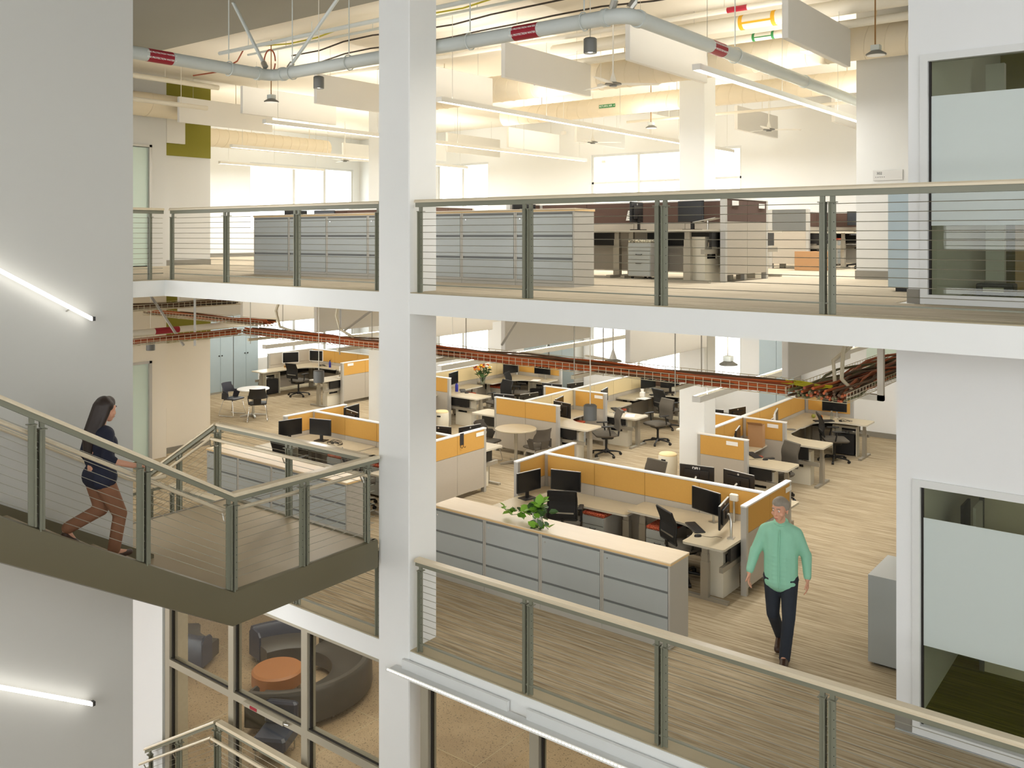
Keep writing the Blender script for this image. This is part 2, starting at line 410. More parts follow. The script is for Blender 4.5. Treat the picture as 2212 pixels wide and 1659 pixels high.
def window_x(X, ya, yb, za, zb, mull, shade=None):
    WN[0] += 1
    r = empty('window_%d' % WN[0], None, None); r['kind'] = 'structure'; t = .06
    f = MB(); f.box(X - .05, ya, za, X - .15, yb, za + t).box(X - .05, ya, zb - t, X - .15, yb, zb).box(X - .05, ya, za + t, X - .15, ya + t, zb - t).box(X - .05, yb - t, za + t, X - .15, yb, zb - t)
    f.obj('window_frame', 'frame_white', r)
    for y in mull: MB().box(X - .04, y - .05, za, X - .16, y + .05, zb).obj('mullion', 'frame_white', r)
    ed = [ya] + list(mull) + [yb]
    for a, b in zip(ed, ed[1:]): MB().box(X - .09, a + .02, za + .02, X - .1, b - .02, zb - .02).obj('pane', 'glass', r)
    if shade: MB().box(X + .01, ya, zb - shade, X + .025, yb, zb).obj('roller_shade', 'shade_fabric', r)
for z0, z1 in ((L2, L3 - .27), (L3, TOP)):
    zs, zt = z0 + .85, z0 + 3.02
    hb = [(-20.5, -18.3, zs, zt), (-14.4, -9.74, zs, zt)]
    wall_y('wall_back_%s' % ('middle' if z0 == L2 else 'upper'), 22.3, -24.5, 4.5, z0 - .0, z1, hb, 'wall_white')
    window_y(22.3, -20.5, -18.3, zs, zt, [-19.4]); window_y(22.3, -14.4, -9.74, zs, zt, [-12.83, -11.28], [z0 + 2.2])
    wall_x('wall_far_left_%s' % ('middle' if z0 == L2 else 'upper'), -24.3, 12.1, 22.3, z0, z1, [(17.6, 22.0, zs - .05, zt)], 'wall_white')
    window_x(-24.3, 17.6, 22.0, zs - .05, zt, [19.38, 20.7], 1.05 if z0 == L2 else None)
    m = 'wall_cream' if z0 == L2 else 'wall_grey'
    b = MB(); b.box(-18.6, 4, z0, -18.2, 12.1, z1).box(-24.5, 11.9, z0, -18.6, 12.1, z1); struct('wall_left_%s' % ('middle' if z0 == L2 else 'upper'), b, m)
    dt = z0 + (2.12 if z0 == L2 else 2.6)
    wall_x('wall_entry_%s' % ('middle' if z0 == L2 else 'upper'), -17.95, 4, 10.85, z0, z1, [(8.9, 10.5, z0, dt)], m, .24)
    g = MB().box(-18.198, 10.9, z0 + 2.43, -18.18, 12.1, z1); struct('trim_%d' % (11 if z0 == L2 else 12), g, 'olive_paint')
    bb = MB().box(-18.2, 10.9, z0, -18.17, 12.1, z0 + .12).box(-17.95, 4, z0, -17.92, 8.8, z0 + .12); struct('baseboard_left_%s' % ('middle' if z0 == L2 else 'upper'), bb, 'base_grey')
    bk = MB().box(-24.3, 22.27, z0, 4.5, 22.3, z0 + .12).box(-24.3, 12.1, z0, -24.27, 22.3, z0 + .12); struct('baseboard_back_%s' % ('middle' if z0 == L2 else 'upper'), bk, 'base_grey')
    r = empty('door_%d' % (1 if z0 == L2 else 2), None, None); r['kind'] = 'structure'
    MB().box(-17.98, 8.95, z0 + .02, -18.0, 10.44, dt - .06).obj('door_leaf', 'frost_green', r)
    f = MB(); f.box(-17.92, 10.44, z0, -18.05, 10.5, dt).box(-17.92, 8.9, z0, -18.05, 8.95, dt).box(-17.92, 8.9, dt - .05, -18.05, 10.5, dt); f.obj('door_frame', 'trim_silver', r)
# access hatch drawn on the cream wall
MB().box(-18.2, 11.0, .22, -18.194, 11.72, 1.0).obj('access_panel', 'wall_cream', tag(empty('wall_hatch', 'flush cream access hatch low on the cream wall under the green band', 'hatch'), None, None))
# closing walls; front and side ones are added unseen, openings set to shape daylight
def added_facade(name, along_x, fixed, a0, a1, th):
    b = MB(); add = (lambda p, q, z0, z1: b.box(p, fixed, z0, q, fixed + th, z1)) if along_x else (lambda p, q, z0, z1: b.box(fixed, p, z0, fixed + th, q, z1))
    for lo, hi in ((L1, L2 + 2.2), (L2 + 3.4, L3 + .3), (L3 + 3.9, TOP)): add(a0, a1, lo, hi)
    n = int((a1 - a0) / 3)
    for i in range(n + 1):
        p = a0 + (a1 - a0 - .5) * i / n
        for lo, hi in ((L2 + 2.2, L2 + 3.4), (L3 + .3, L3 + 3.9)): add(p, p + .3, lo, hi)
    struct(name, b, 'wall_white')
added_facade('wall_front_added', True, -8.0, -9.4, 8.0, .3)
added_facade('wall_side_added', False, 8.0, -8.0, 7.5, .3)
struct('wall_side_inner', MB().box(4.5, 7.5, L1, 8.3, 7.7, TOP), 'wall_white')
struct('wall_right_added', MB().box(4.3, EDGE, L1, 4.5, 22.5, TOP), 'wall_grey')  # added out of view to keep skylight from leaking into the office
struct('wall_lower_back', MB().box(-25, 16, L1, 4.5, 16.2, L2 - .27), 'wall_grey')
struct('wall_lower_left', MB().box(-20.2, 7.6, L1, -20, 16, L2 - .27), 'wall_grey')
struct('wall_atrium_left', MB().box(-16, 7.5, L1, -12.52, 7.7, L2 - .26), 'wall_white')

# right hand rooms ------------------------------------------------------------------
struct('wall_right_upper', MB().box(-4.27, 14.0, L3, 4.3, 14.25, TOP).box(-4.27, 14.25, L3, -4.0, 19.5, TOP), 'wall_grey')
struct('baseboard_right_upper', MB().box(-4.285, 13.98, L3, 0, 14.0, L3 + .13), 'base_grey')
def office(z0, z1, xw, xg, zt, nm):
    Y = 9.25
    struct('wall_office_%s' % nm, MB().box(xw, Y, z0, xg - .07, Y + .14, z1).box(xg - .07, Y, zt + .07, 4.3, Y + .14, z1).box(xw, Y + .14, z0, xw + .14, 13.9, z1), 'wall_white')
    struct('baseboard_office_%s' % nm, MB().box(xw - .01, Y - .012, z0, xg - .075, Y, z0 + .14), 'base_grey')
    inner = MB().box(xw + .14, 13.2, z0, 4.3, 13.3, z1); struct('wall_office_back_%s' % nm, inner, 'olive_paint')
    struct('floor_office_%s' % nm, MB().box(xw + .14, Y + .02, z0 - .011, 4.3, 13.2, z0 + .004), 'carpet_green')
    WN[0] += 1; r = empty('window_%d' % WN[0], None, None); r['kind'] = 'structure'
    f = MB(); f.box(xg - .07, Y - .02, z0, xg, Y + .1, zt + .07).box(xg, Y - .02, zt, 4.29, Y + .1, zt + .07).box(xg, Y - .02, z0, 4.29, Y + .1, z0 + .09)
    f.obj('window_frame', 'frame_white', r)
    MB().box(xg, Y + .03, z0 + .09, xg + .02, Y + .06, zt).obj('gasket', 'gasket', r)
    MB().box(xg + .01, Y + .04, z0 + .08, 4.2, Y + .05, zt).obj('pane', 'glass_tint', r)
    return r
w3 = office(L3, TOP, -2.33, -2.15, L3 + 2.32, 'upper')
MB().box(-2.14, 9.288, L3 + .75, 4.2, 9.2895, L3 + 1.99).obj('frosted_film', 'frost_film', w3)
w2 = office(L2, L3 - .27, -2.44, -2.22, L2 + 2.38, 'middle')
MB().box(-2.21, 9.288, .85, 4.2, 9.2895, 2.08).obj('frosted_film', 'frost_film', w2)
# inside the rooms
o = empty('room_partition', 'white partition end with grey base inside the upper glass room', 'partition')
MB().box(-2.04, 11.4, L3 + .14, -1.85, 11.5, L3 + 2.6).obj('board', 'wall_white', o); MB().box(-2.05, 11.38, L3 + .006, -1.85, 11.52, L3 + .14).obj('base', 'base_grey', o)
o = empty('wooden_door', 'maple door leaf standing behind the partition in the upper glass room', 'door')
MB().box(-1.82, 11.9, L3 + .01, -.7, 11.95, L3 + 2.3).obj('leaf', 'maple_warm', o); MB().cyl((-1.75, 11.88, L3 + 1.0), (-1.65, 11.88, L3 + 1.0), .012).obj('handle', 'steel', o)
o = empty('floor_box', 'low brown parcel on the green carpet of the upper glass room', 'box'); MB().rbox(-2.02, 10.75, L3 + .006, -1.66, 11.0, L3 + .14, .01).obj('carton', 'cpu_dark', o); MB().box(-1.95, 10.745, L3 + .05, -1.75, 10.75, L3 + .1).obj('sticker', 'paper', o)
o = empty('shelf_board', 'dark leaning boards on a shelf inside the lower glass room', 'boards'); 
for k in range(2): MB().box(-2.12 + .12 * k, 10.5, 1.6, -2.09 + .12 * k, 10.85, 1.92).obj('board', 'black_plastic' if k == 0 else 'wall_grey', o)
MB().box(-2.28, 10.4, 1.56, -1.8, 10.95, 1.6).obj('shelf', 'paper', o)
o = empty('ceiling_grid_light', 'row of tiny warm lights along the ceiling inside the lower glass room', 'lights'); 
MB().box(-2.2, 9.5, 2.51, 1.0, 9.56, 2.55).obj('track', 'frame_white', o)
dm = MB().ball((0, 0, 0), .012, 6, 4).mesh('bulb', 'led_dot')
for k in range(40):
    b = bpy.data.objects.new('bulb', dm); COL.objects.link(b); b.parent = o; b.location = (-2.18 + k * .04, 9.53, 2.5)
MB().box(-2.2, 9.48, 2.55, 1.0, 9.58, L3 - .27).obj('bulkhead', 'wall_grey', o)
o = empty('room_divider', 'cream wall panel behind the olive wall in the lower glass room', 'panel'); MB().box(-1.98, 11.0, .01, 1.5, 11.08, 3.8).obj('board', 'wall_cream', o); MB().box(-2.03, 10.98, .01, -1.98, 11.1, 3.8).obj('edge_strip', 'cabinet_dark', o)
# room sign on the grey wall: 302
o = empty('room_sign', 'small grey room number plate on the wall past the upper glass room', 'sign')
MB().box(-4.02, 13.985, L3 + 1.48, -3.6, 13.998, L3 + 1.63).obj('plate', 'trim_silver', o)
me = text_mesh('302', .055, 'ink_dark'); q = bpy.data.objects.new('room_number', me); COL.objects.link(q); q.parent = o; q.location = (-3.93, 13.983, L3 + 1.585); q.rotation_euler = (PI / 2, 0, 0)
bd = MB()
for k in range(5): bd.ball((-3.98 + k * .03, 13.984, L3 + 1.53), .006, 6, 4)
bd.obj('braille_dots', 'ink_dark', o)
# tall door edge seen behind the upper room
MB().box(-2.62, 10.6, L3 + .02, -2.58, 10.72, L3 + 2.2).obj('door_edge', 'cabinet_dark', tag(empty('open_door', 'dark edge of an open door behind the corner of the upper glass room', 'door'), None, None))

# ------------------------------------------------------------------ railings
class Run:      # local frame: s along the run, n to its left, z up; sloped runs add k*s to z
    def __init__(s, p0, ang, z0, k=0.0): s.p0 = p0; s.c = math.cos(ang); s.s = math.sin(ang); s.z0 = z0; s.k = k
    def __call__(s, v, slope=True): return Vector((s.p0[0] + v.x * s.c - v.y * s.s, s.p0[1] + v.x * s.s + v.y * s.c, s.z0 + v.z + (s.k * v.x if slope else 0)))
CAPP = [(-.052, 1.035), (-.052, 1.055), (-.042, 1.07), (.042, 1.07), (.052, 1.055), (.052, 1.035)]
def railing(label, p0, p1, z0, pairs, singles=(), k=0.0, H=1.07, ncab=11, cap='maple', hand=None, base=-.004, s_in=0, s_out=0, toe=.09):
    L = math.hypot(p1[0] - p0[0], p1[1] - p0[1]); run = Run(p0, math.atan2(p1[1] - p0[1], p1[0] - p0[0]), z0, k); dh = H - 1.07
    r = empty('guard_railing', label, 'railing')
    MB().loft([[(s, y, z + dh) for y, z in CAPP] for s in (-s_in, L + s_out)]).map(run).obj('top_rail', cap, r)
    MB().box(-s_in, -.03, .985 + dh, L + s_out, .03, 1.035 + dh).map(run).obj('rail_channel', 'rail_paint', r)
    if toe: MB().box(0, -.016, toe - .006, L, .016, toe + .006).map(run).obj('bottom_bar', 'rail_paint', r)
    def post(s, side):
        zb = k * s; b = MB()
        b.box(s - .027, -.006, base + zb, s + .027, .006, .93 + dh + zb)                      # flange across the run
        b.box(s - side * .027, -.036, base + zb, s - side * .017, .036, .93 + dh + zb)        # web
        b.box(s - .032, -.04, .93 + dh + zb, s + .032, .04, .938 + dh + zb)
        q = b.map(lambda v: run(v, False)).obj('post', 'rail_paint', r)
        MB().box(s - .02 , -.012, .938 + dh, s + .02, .012, 1.0 + dh).map(run).obj('stub_plate', 'rail_paint', q)
        d = MB()
        for i in range(ncab): d.cyl((s + .012, -.0065, .165 + dh * .5 + i * .0755), (s + .012, -.0085, .165 + dh * .5 + i * .0755), .004, 6)
        sub(d.map(run).obj('ferrule_row', 'dark_gap', q), kind='stuff')
    for s in pairs: post(s - .042, -1); post(s + .042, 1)
    for s in singles: post(s, 1)
    for i in range(ncab):
        z = .165 + dh * .5 + i * .0755
        MB().tube([(0, 0, z), (L, 0, z)], .0032, 5).map(run).obj('cable', 'steel_cable', r)
    if hand:
        off, hz = hand
        MB().tube([(-.02, off, hz), (L + .02, off, hz)], .022, 10).map(run).obj('handrail', cap, r, True)
        for s in list(pairs) + list(singles):
            MB().tube([(s, 0, hz - .1), (s, off * .7, hz - .1), (s, off, hz - .03)], .008, 6).map(run).obj('handrail_bracket', 'steel', r)
    return r
for z, nm in ((L3, 'upper'), (L2, 'middle')):
    railing('long cable railing with maple cap along the %s walkway edge, right of the white column' % nm, (-7.24, 7.56), (2.2, 7.56), z, [1.57, 3.14, 4.70, 6.26, 7.82], [.03], s_in=.03)
    railing('short cable railing with maple cap along the %s walkway edge, left of the white column' % nm, (-12.36, 7.56), (-7.86, 7.56), z, [1.38, 2.93], [.03, 4.45])
    railing('side cable railing of the %s walkway turning the atrium corner behind the stair wall' % nm, (-12.51, 3.0), (-12.51, 7.5), z, [1.5, 3.0], [4.3])

# ------------------------------------------------------------------ stairs
XN, XW = -7.81, -9.4         # open side and wall side of the upper flight
def stairs(dz, nm, full=True):
    zl = 1.21 + dz
    r = empty('staircase', 'switchback stair with olive grey steel stringers and pale landing, %s storey' % nm, 'stairs')
    MB().prism([(-10.66, 5.32), (XW + .05, 5.32), (XW + .05, 5.08), (XN - .03, 5.08), (XN - .03, 7.36), (-10.66, 7.36)], zl - .14, zl - .02).obj('landing', 'landing_concrete', r)
    MB().box(-10.69, 5.32, zl - .16, -10.655, 7.38, zl - .012).obj('landing_nosing', 'base_grey', r)
    # level fascia on the open side, rounded like a bent plate
    def plate(y0, y1, za0, za1, h0, h1, name):
        pr = [(.0, 0), (.03, 0), (.055, -.012), (.06, -.04), (.06, -1), (.055, -2), (.03, -3), (.0, -3)]
        def ring(y, za, h): return [(XN - .03 + px, y, za + (pz if pz > -.5 else (-h + .04 if pz == -1 else -h + .012 if pz == -2 else -h))) for px, pz in pr]
        return MB().loft([ring(y0, za0, h0), ring(y1, za1, h1)]).obj(name, 'stringer_paint', r, True, .9)
    plate(5.45, 7.43, zl, zl, .36, .345, 'landing_fascia')
    MB().box(-10.7, 7.36, zl - .3, XN + .02, 7.42, zl).obj('rear_fascia', 'stringer_paint', r)
    n1 = 17; tr, rs = .289, .172
    if full: plate(5.45 - 17 * tr, 5.45, zl + .588 * 17 * tr, zl, .42, .36, 'stringer')
    if full:
        MB().add([(XW + .02, 5.5, zl + .02), (XW + .02, 5.45 - 17 * tr, zl + .02 + .588 * 17 * tr), (XW + .02, 5.45 - 17 * tr, zl - .25 + .588 * 17 * tr), (XW + .02, 5.5, zl - .25),
              (XW + .05, 5.5, zl + .02), (XW + .05, 5.45 - 17 * tr, zl + .02 + .588 * 17 * tr), (XW + .05, 5.45 - 17 * tr, zl - .25 + .588 * 17 * tr), (XW + .05, 5.5, zl - .25)],
             [(0, 1, 2, 3), (4, 7, 6, 5), (0, 4, 5, 1), (1, 5, 6, 2), (2, 6, 7, 3), (3, 7, 4, 0)]).obj('wall_stringer', 'stringer_paint', r)
        for i in range(16):
            MB().box(XW + .05, 5.08 - (i + 1) * tr, zl - .02 + i * rs + .1, XN - .03, 5.08 - i * tr + .02, zl - .02 + (i + 1) * rs).obj('tread', 'landing_concrete', r)
    for i in range(6):
        MB().box(-10.69 - (i + 1) * tr, 5.5, zl - .02 - (i + 1) * rs - .05, -10.69 - i * tr + .02, 7.34, zl - .02 - (i + 1) * rs).obj('tread', 'landing_concrete', r)
    MB().add([(-10.66, 7.36, zl), (-12.7, 7.36, zl - 2.04 * .588), (-12.7, 7.36, zl - .36 - 2.04 * .588), (-10.66, 7.36, zl - .36), (-10.66, 7.42, zl), (-12.7, 7.42, zl - 2.04 * .588), (-12.7, 7.42, zl - .36 - 2.04 * .588), (-10.66, 7.42, zl - .36)],
             [(0, 1, 2, 3), (4, 7, 6, 5), (0, 4, 5, 1), (1, 5, 6, 2), (2, 6, 7, 3), (3, 7, 4, 0)]).obj('lower_stringer', 'stringer_paint', r)
    if full:
        railing('sloping cable railing with maple cap on the open side of the %s stair flight' % nm, (XN, 5.44), (XN, 1.0), zl, [.95, 1.91, 2.87], singles=[.04], k=.588, H=.99, ncab=10, hand=(-.1, .78), toe=0)
        railing('level cable railing with maple cap on the open side of the %s stair landing' % nm, (XN, 5.44), (XN, 7.40), zl, [.92], [.04, 1.86], H=.99, ncab=11, hand=(.1, .78), toe=0, s_out=.04)
    railing('level cable railing with maple cap along the rear edge of the %s stair landing' % nm, (-10.9, 7.38), (XN, 7.38), zl, [1.53], [.03, 2.98], H=.99, ncab=11, hand=(-.1, .78), toe=0)
    railing('cable railing descending from the %s stair landing towards the side walkway' % nm, (-10.95, 7.38), (-12.75, 7.38), zl, [.92], [.03, 1.7], k=-.56, H=.99, ncab=11, hand=(.1, .78), toe=0)
    if full:      # wall handrail
        h = empty('wall_handrail', 'round maple handrail on steel brackets fixed to the stair wall', 'handrail')
        f = lambda y: zl + .588 * (5.45 - y)
        MB().tube([(-9.2, 5.55, f(5.2) + .76), (-9.26, 5.3, f(5.2) + .75), (-9.3, 5.15, f(5.15) + .78), (-9.3, 1.0, f(1.0) + .78)], .022, 10).obj('rail', 'maple', h, True)
        for y in (5.0, 3.72, 2.4):
            MB().tube([(-9.39, y, f(y) + .67), (-9.32, y, f(y) + .67), (-9.3, y, f(y) + .76)], .008, 6).obj('bracket', 'steel', h)
            MB().cyl((-9.4, y, f(y) + .67), (-9.385, y, f(y) + .67), .035, 14).obj('rosette', 'steel', h, True)
stairs(0, 'upper'); stairs(-4.14, 'lower', False)
# LED lines on the stair wall
for z, lab in ((3.92, 'slanted glowing light bar on the stair wall above the walking person'), (-.13, 'slanted glowing light bar low on the stair wall beneath the stringer')):
    h = empty('wall_light_bar', lab, 'light')
    f = lambda y: z + .588 * (4.77 - y)
    MB().add([(-9.33, 4.77, z - .02), (-9.33, 1.2, f(1.2) - .02), (-9.33, 1.2, f(1.2) + .02), (-9.33, 4.77, z + .02), (-9.29, 4.77, z - .02), (-9.29, 1.2, f(1.2) - .02), (-9.29, 1.2, f(1.2) + .02), (-9.29, 4.77, z + .02)],
             [(0, 1, 2, 3), (4, 7, 6, 5), (0, 4, 5, 1), (1, 5, 6, 2), (2, 6, 7, 3), (3, 7, 4, 0)]).obj('diffuser', 'led_stair', h)
    MB().box(-9.335, 4.77, z - .022, -9.285, 4.8, z + .022).obj('end_cap', 'lamp_dark', h)
    for y in (4.55, 2.6): MB().cyl((-9.4, y, f(y) - .04), (-9.32, y, f(y) - .01), .008, 6).obj('bracket', 'steel', h)

# ------------------------------------------------------------------ prototypes
# filing cabinet unit, front towards -Y, x centred, width w
def file_proto(w, d=.46, h=.97):
    p = Proto('filing_cabinet', 'cabinet')
    b = MB(); b.box(-w / 2 + .002, -d / 2 + .02, .0, w / 2 - .002, d / 2, h); b.box(-w / 2 + .002, -d / 2, 0, w / 2 - .002, -d / 2 + .02, .08)
    b.box(-w / 2 + .002, -d / 2, .08, -w / 2 + .026, -d / 2 + .02, h); b.box(w / 2 - .026, -d / 2, .08, w / 2 - .002, -d / 2 + .02, h); b.box(-w / 2 + .026, -d / 2, h - .015, w / 2 - .026, -d / 2 + .02, h)
    p.part('body', b, 'cabinet_side')
    dh = (h - .015 - .08) / 3
    for i in range(3):
        z0 = .083 + i * dh; z1 = z0 + dh - .03
        k = p.part('drawer', MB().loft([[(-w / 2 + .03, -d / 2 - .004, z0), (w / 2 - .03, -d / 2 - .004, z0), (w / 2 - .03, -d / 2 - .004, z1), (-w / 2 + .03, -d / 2 - .004, z1)], [(-w / 2 + .03, -d / 2 + .018, z0), (w / 2 - .03, -d / 2 + .018, z0), (w / 2 - .03, -d / 2 + .018, z1), (-w / 2 + .03, -d / 2 + .018, z1)]]), 'cabinet')
        p.part('pull_recess', MB().box(-w / 2 + .03, -d / 2 + .008, z1 + .001, w / 2 - .03, -d / 2 + .0195, z1 + .028), 'cabinet_dark', k)
        if i == 2: p.part('lock', MB().cyl((-w / 2 + .08, -d / 2 - .003, z1 - .05), (-w / 2 + .08, -d / 2 - .008, z1 - .05), .009, 10), 'chrome', k)
    return p
def file_row(x0, x1, n, y, z, label, toplabel, group):
    w = (x1 - x0) / n; p = file_proto(w)
    for i in range(n): p.place((x0 + (i + .5) * w, y, z), 0, label, group)
    o = empty('cabinet_worktop', toplabel, 'worktop', ((x0 + x1) / 2, y, z + .97))
    MB().box(-(x1 - x0) / 2 - .005, -.24, .021, (x1 - x0) / 2 + .012, .235, .034).obj('surface', 'maple_top', o)
    MB().box(-(x1 - x0) / 2 - .005, -.24, 0, (x1 - x0) / 2 + .012, .235, .021).obj('edge_band', 'maple_warm', o)

# task chair (front towards -Y)
def task_chair(name, mesh_m, seat_m, slats=True):
    p = Proto(name, 'chair')
    st = MB(); st.loft([[(x * k, y * k - .02, z) for x, y in [(-.24, -.2), (-.2, -.25), (.2, -.25), (.24, -.2), (.25, .15), (.18, .24), (-.18, .24), (-.25, .15)]] for k, z in ((.88, .43), (1, .45), (1, .475), (.9, .495))])
    p.part('seat', st, seat_m, smooth=True)
    bk = MB(); rows = []
    for i in range(9):
        z = .56 + i * .055; y = .25 + .06 * (i / 8) ** 2 + .015 * math.sin(i); hw = .215 if i < 7 else .21
        rows.append((z, y, hw))
    if slats:
        f = MB()
        for sx in (-1, 1): f.tube([(sx * hw, y, z) for z, y, hw in rows], .014, 6)
        f.tube([(-rows[-1][2], rows[-1][1], rows[-1][0]), (rows[-1][2], rows[-1][1], rows[-1][0])], .014, 6); f.tube([(-rows[0][2], rows[0][1], rows[0][0]), (rows[0][2], rows[0][1], rows[0][0])], .016, 6)
        k = p.part('backrest', f, 'black_plastic', smooth=True)
        for i in range(1, 24):
            t = i / 24 * 8; a = int(min(t, 7.99)); u = t - a
            z = rows[a][0] * (1 - u) + rows[a + 1][0] * u; y = rows[a][1] * (1 - u) + rows[a + 1][1] * u
            p.part('back_slat', MB().box(-.205, y - .004 - .012, z - .008, .205, y + .004 - .012, z + .008), mesh_m, k)
        p.part('back_skin', MB().loft([[(-.2, y + .006, z), (.2, y + .006, z), (.2, y + .010, z), (-.2, y + .010, z)] for z, y, hw in rows]), mesh_m, k)
    else:
        b = MB(); b.loft([[(-hw, y - .02, z), (-hw + .03, y - .035, z), (hw - .03, y - .035, z), (hw, y - .02, z), (hw, y + .01, z), (hw - .03, y + .022, z), (-hw + .03, y + .022, z), (-hw, y + .01, z)] for z, y, hw in rows])
        k = p.part('backrest', b, mesh_m, smooth=True)
    p.part('lumbar_bar', MB().box(-.17, .272, .655, .17, .284, .675), 'steel', k)
    p.part('back_arm', MB().tube([(0, .1, .40), (0, .27, .42), (0, .29, .58)], .022, 8), 'black_plastic', smooth=True)
    for sx in (-1, 1):
        k = p.part('armrest', MB().rbox(sx * .25 - .035, -.16, .66, sx * .25 + .035, .1, .685, .008), 'black_plastic')
        p.part('arm_post', MB().tube([(sx * .25, 0, .66), (sx * .26, .03, .5), (sx * .2, .04, .43)], .016, 8), 'black_plastic', k, True)
    p.part('seat_pan', MB().rbox(-.14, -.13, .37, .14, .14, .43, .02), 'black_plastic')
    p.part('gas_lift', MB().cyl((0, 0, .1), (0, 0, .38), .026, 12), 'black_plastic', smooth=True)
    p.part('hub', MB().lathe([(.05, .06), (.055, .1), (.03, .14)]), 'black_plastic', smooth=True)
    for i in range(5):
        a = 2 * PI * i / 5 + .3; c, s = math.cos(a), math.sin(a)
        k = p.part('leg', MB().tube([(c * .04, s * .04, .1), (c * .2, s * .2, .085), (c * .32, s * .32, .065)], [.022, .019, .014], 7), 'black_plastic', smooth=True)
        p.part('caster', MB().cyl((c * .32 - s * .022, s * .32 + c * .022, .03), (c * .32 + s * .022, s * .32 - c * .022, .03), .03, 12), 'black_plastic', k, True)
    return p
CH_BLACK = task_chair('task_chair', 'black_mesh', 'grey_fabric')
CH_GREY = task_chair('task_chair', 'grey_fabric', 'grey_fabric', False)

# shell guest chair on a chromed sled base (front -Y)
def guest_chair(shell, cushion):
    p = Proto('guest_chair', 'chair')
    p.part('seat', MB().loft([[(x * k, y * k - .02, z) for x, y in [(-.22, -.2), (-.17, -.24), (.17, -.24), (.22, -.2), (.23, .12), (.17, .2), (-.17, .2), (-.23, .12)]] for k, z in ((.9, .43), (1, .445), (1, .465), (.92, .475))]), cushion, smooth=True)
    n = 12; outer = []
    b = MB()
    def ring(z, r0, flare, open_):
        pts = []
        for i in range(n + 1):
            a = -open_ + 2 * open_ * i / n
            pts.append((math.sin(a) * (r0 + flare), .02 + math.cos(a) * (r0 * .92 + flare), z))
        return pts
    def band(rings, th=.014):
        ins = [[(x * .94, (y - .02) * .94 + .02, z) for x, y, z in r] for r in rings]
        for a, c in ((rings, 1), (ins, -1)): b.loft(a, False, False)
        for k in (0, -1): b.loft([rings[k], ins[k]], False, False)
        b.loft([[r[0] for r in rings], [r[0] for r in ins]], False, False); b.loft([[r[-1] for r in rings], [r[-1] for r in ins]], False, False)
    band([ring(.66, .25, 0, 1.15), ring(.74, .255, 0, 1.0), ring(.80, .26, .01, .82), ring(.86, .26, .02, .8)])
    band([ring(.60, .25, 0, 1.75), ring(.64, .25, .0, 1.72), ring(.665, .25, 0, 1.6)])
    p.part('back_shell', b, shell, smooth=True)
    q = MB()
    for sx in (-1, 1):
        q.loft([[(sx * .2, .06, .44), (sx * .235, .06, .44), (sx * .235, .15, .44), (sx * .2, .15, .44)], [(sx * .235, -.02, .61), (sx * .25, -.02, .61), (sx * .25, .12, .61), (sx * .235, .12, .61)]])
        p.part('side_wing', MB().loft([[(sx * .21, .0, .45), (sx * .225, .0, .45), (sx * .225, .17, .45), (sx * .21, .17, .45)], [(sx * .235, -.06, .62), (sx * .25, -.06, .62), (sx * .25, .14, .62), (sx * .235, .14, .62)]]), shell, smooth=True)
    p.part('back_web', MB().loft([[(-.09, .19, .45), (.09, .19, .45), (.09, .205, .45), (-.09, .205, .45)], [(-.1, .235, .62), (.1, .235, .62), (.1, .25, .62), (-.1, .25, .62)]]), shell)
    for sx in (-1, 1):
        p.part('sled_leg', MB().tube([(sx * .12, -.1, .43), (sx * .2, -.16, .4), (sx * .25, -.24, .03), (sx * .25, -.22, .011), (sx * .25, .22, .011), (sx * .25, .24, .03), (sx * .2, .14, .4), (sx * .12, .1, .43)], .009, 7), 'chrome', smooth=True)
    p.part('cross_rod', MB().tube([(-.12, -.1, .43), (.12, -.1, .43)], .009, 7), 'chrome')
    return p
GC_BLUE = guest_chair('blue_shell', 'blue_shell'); GC_DARK = guest_chair('black_plastic', 'black_plastic'); GC_GREY = guest_chair('grey_shell', 'grey_fabric')

def round_table(top_m, r=.42):
    p = Proto('round_table', 'table')
    p.part('table_top', MB().lathe([(r - .015, .715), (r, .722), (r, .735), (r - .01, .742)], seg=36), top_m, smooth=True, ang=.5)
    p.part('column', MB().cyl((0, 0, .05), (0, 0, .715), .036, 16), 'steel', smooth=True)
    for i in range(4):
        a = PI / 4 + i * PI / 2; c, s = math.cos(a), math.sin(a)
        p.part('foot', MB().loft([[(c * .02 - s * w, s * .02 + c * w, h0), (c * .02 + s * w, s * .02 - c * w, h0), (c * .02 + s * w, s * .02 - c * w, h1), (c * .02 - s * w, s * .02 + c * w, h1)] if k == 0 else [(c * .34 - s * w, s * .34 + c * w, h0), (c * .34 + s * w, s * .34 - c * w, h0), (c * .34 + s * w, s * .34 - c * w, h1), (c * .34 - s * w, s * .34 + c * w, h1)] for k, w, h0, h1 in ((0, .028, .03, .075), (1, .02, .0, .035))]), 'steel')
    return p
RT_WHITE = round_table('white_plastic'); RT_BEIGE = round_table('desk_top', .44)

# wobble stool
STOOL = Proto('drum_stool', 'stool')
STOOL.part('body', MB().lathe([(.165, .06), (.18, .12), (.19, .3), (.185, .45), (.178, .47)], seg=28), 'cream_plastic', smooth=True, ang=.6)
STOOL.part('foot_ring', MB().lathe([(.1, 0), (.15, .012), (.166, .06)], seg=28), 'cabinet_dark', smooth=True)
STOOL.part('seat_pad', MB().lathe([(.178, .47), (.176, .49), (.16, .505), (.05, .512)], seg=28), 'panel_cream', smooth=True)
STOOL.part('grip_slot', MB().box(-.045, -.196, .385, .045, -.18, .415), 'dark_gap')

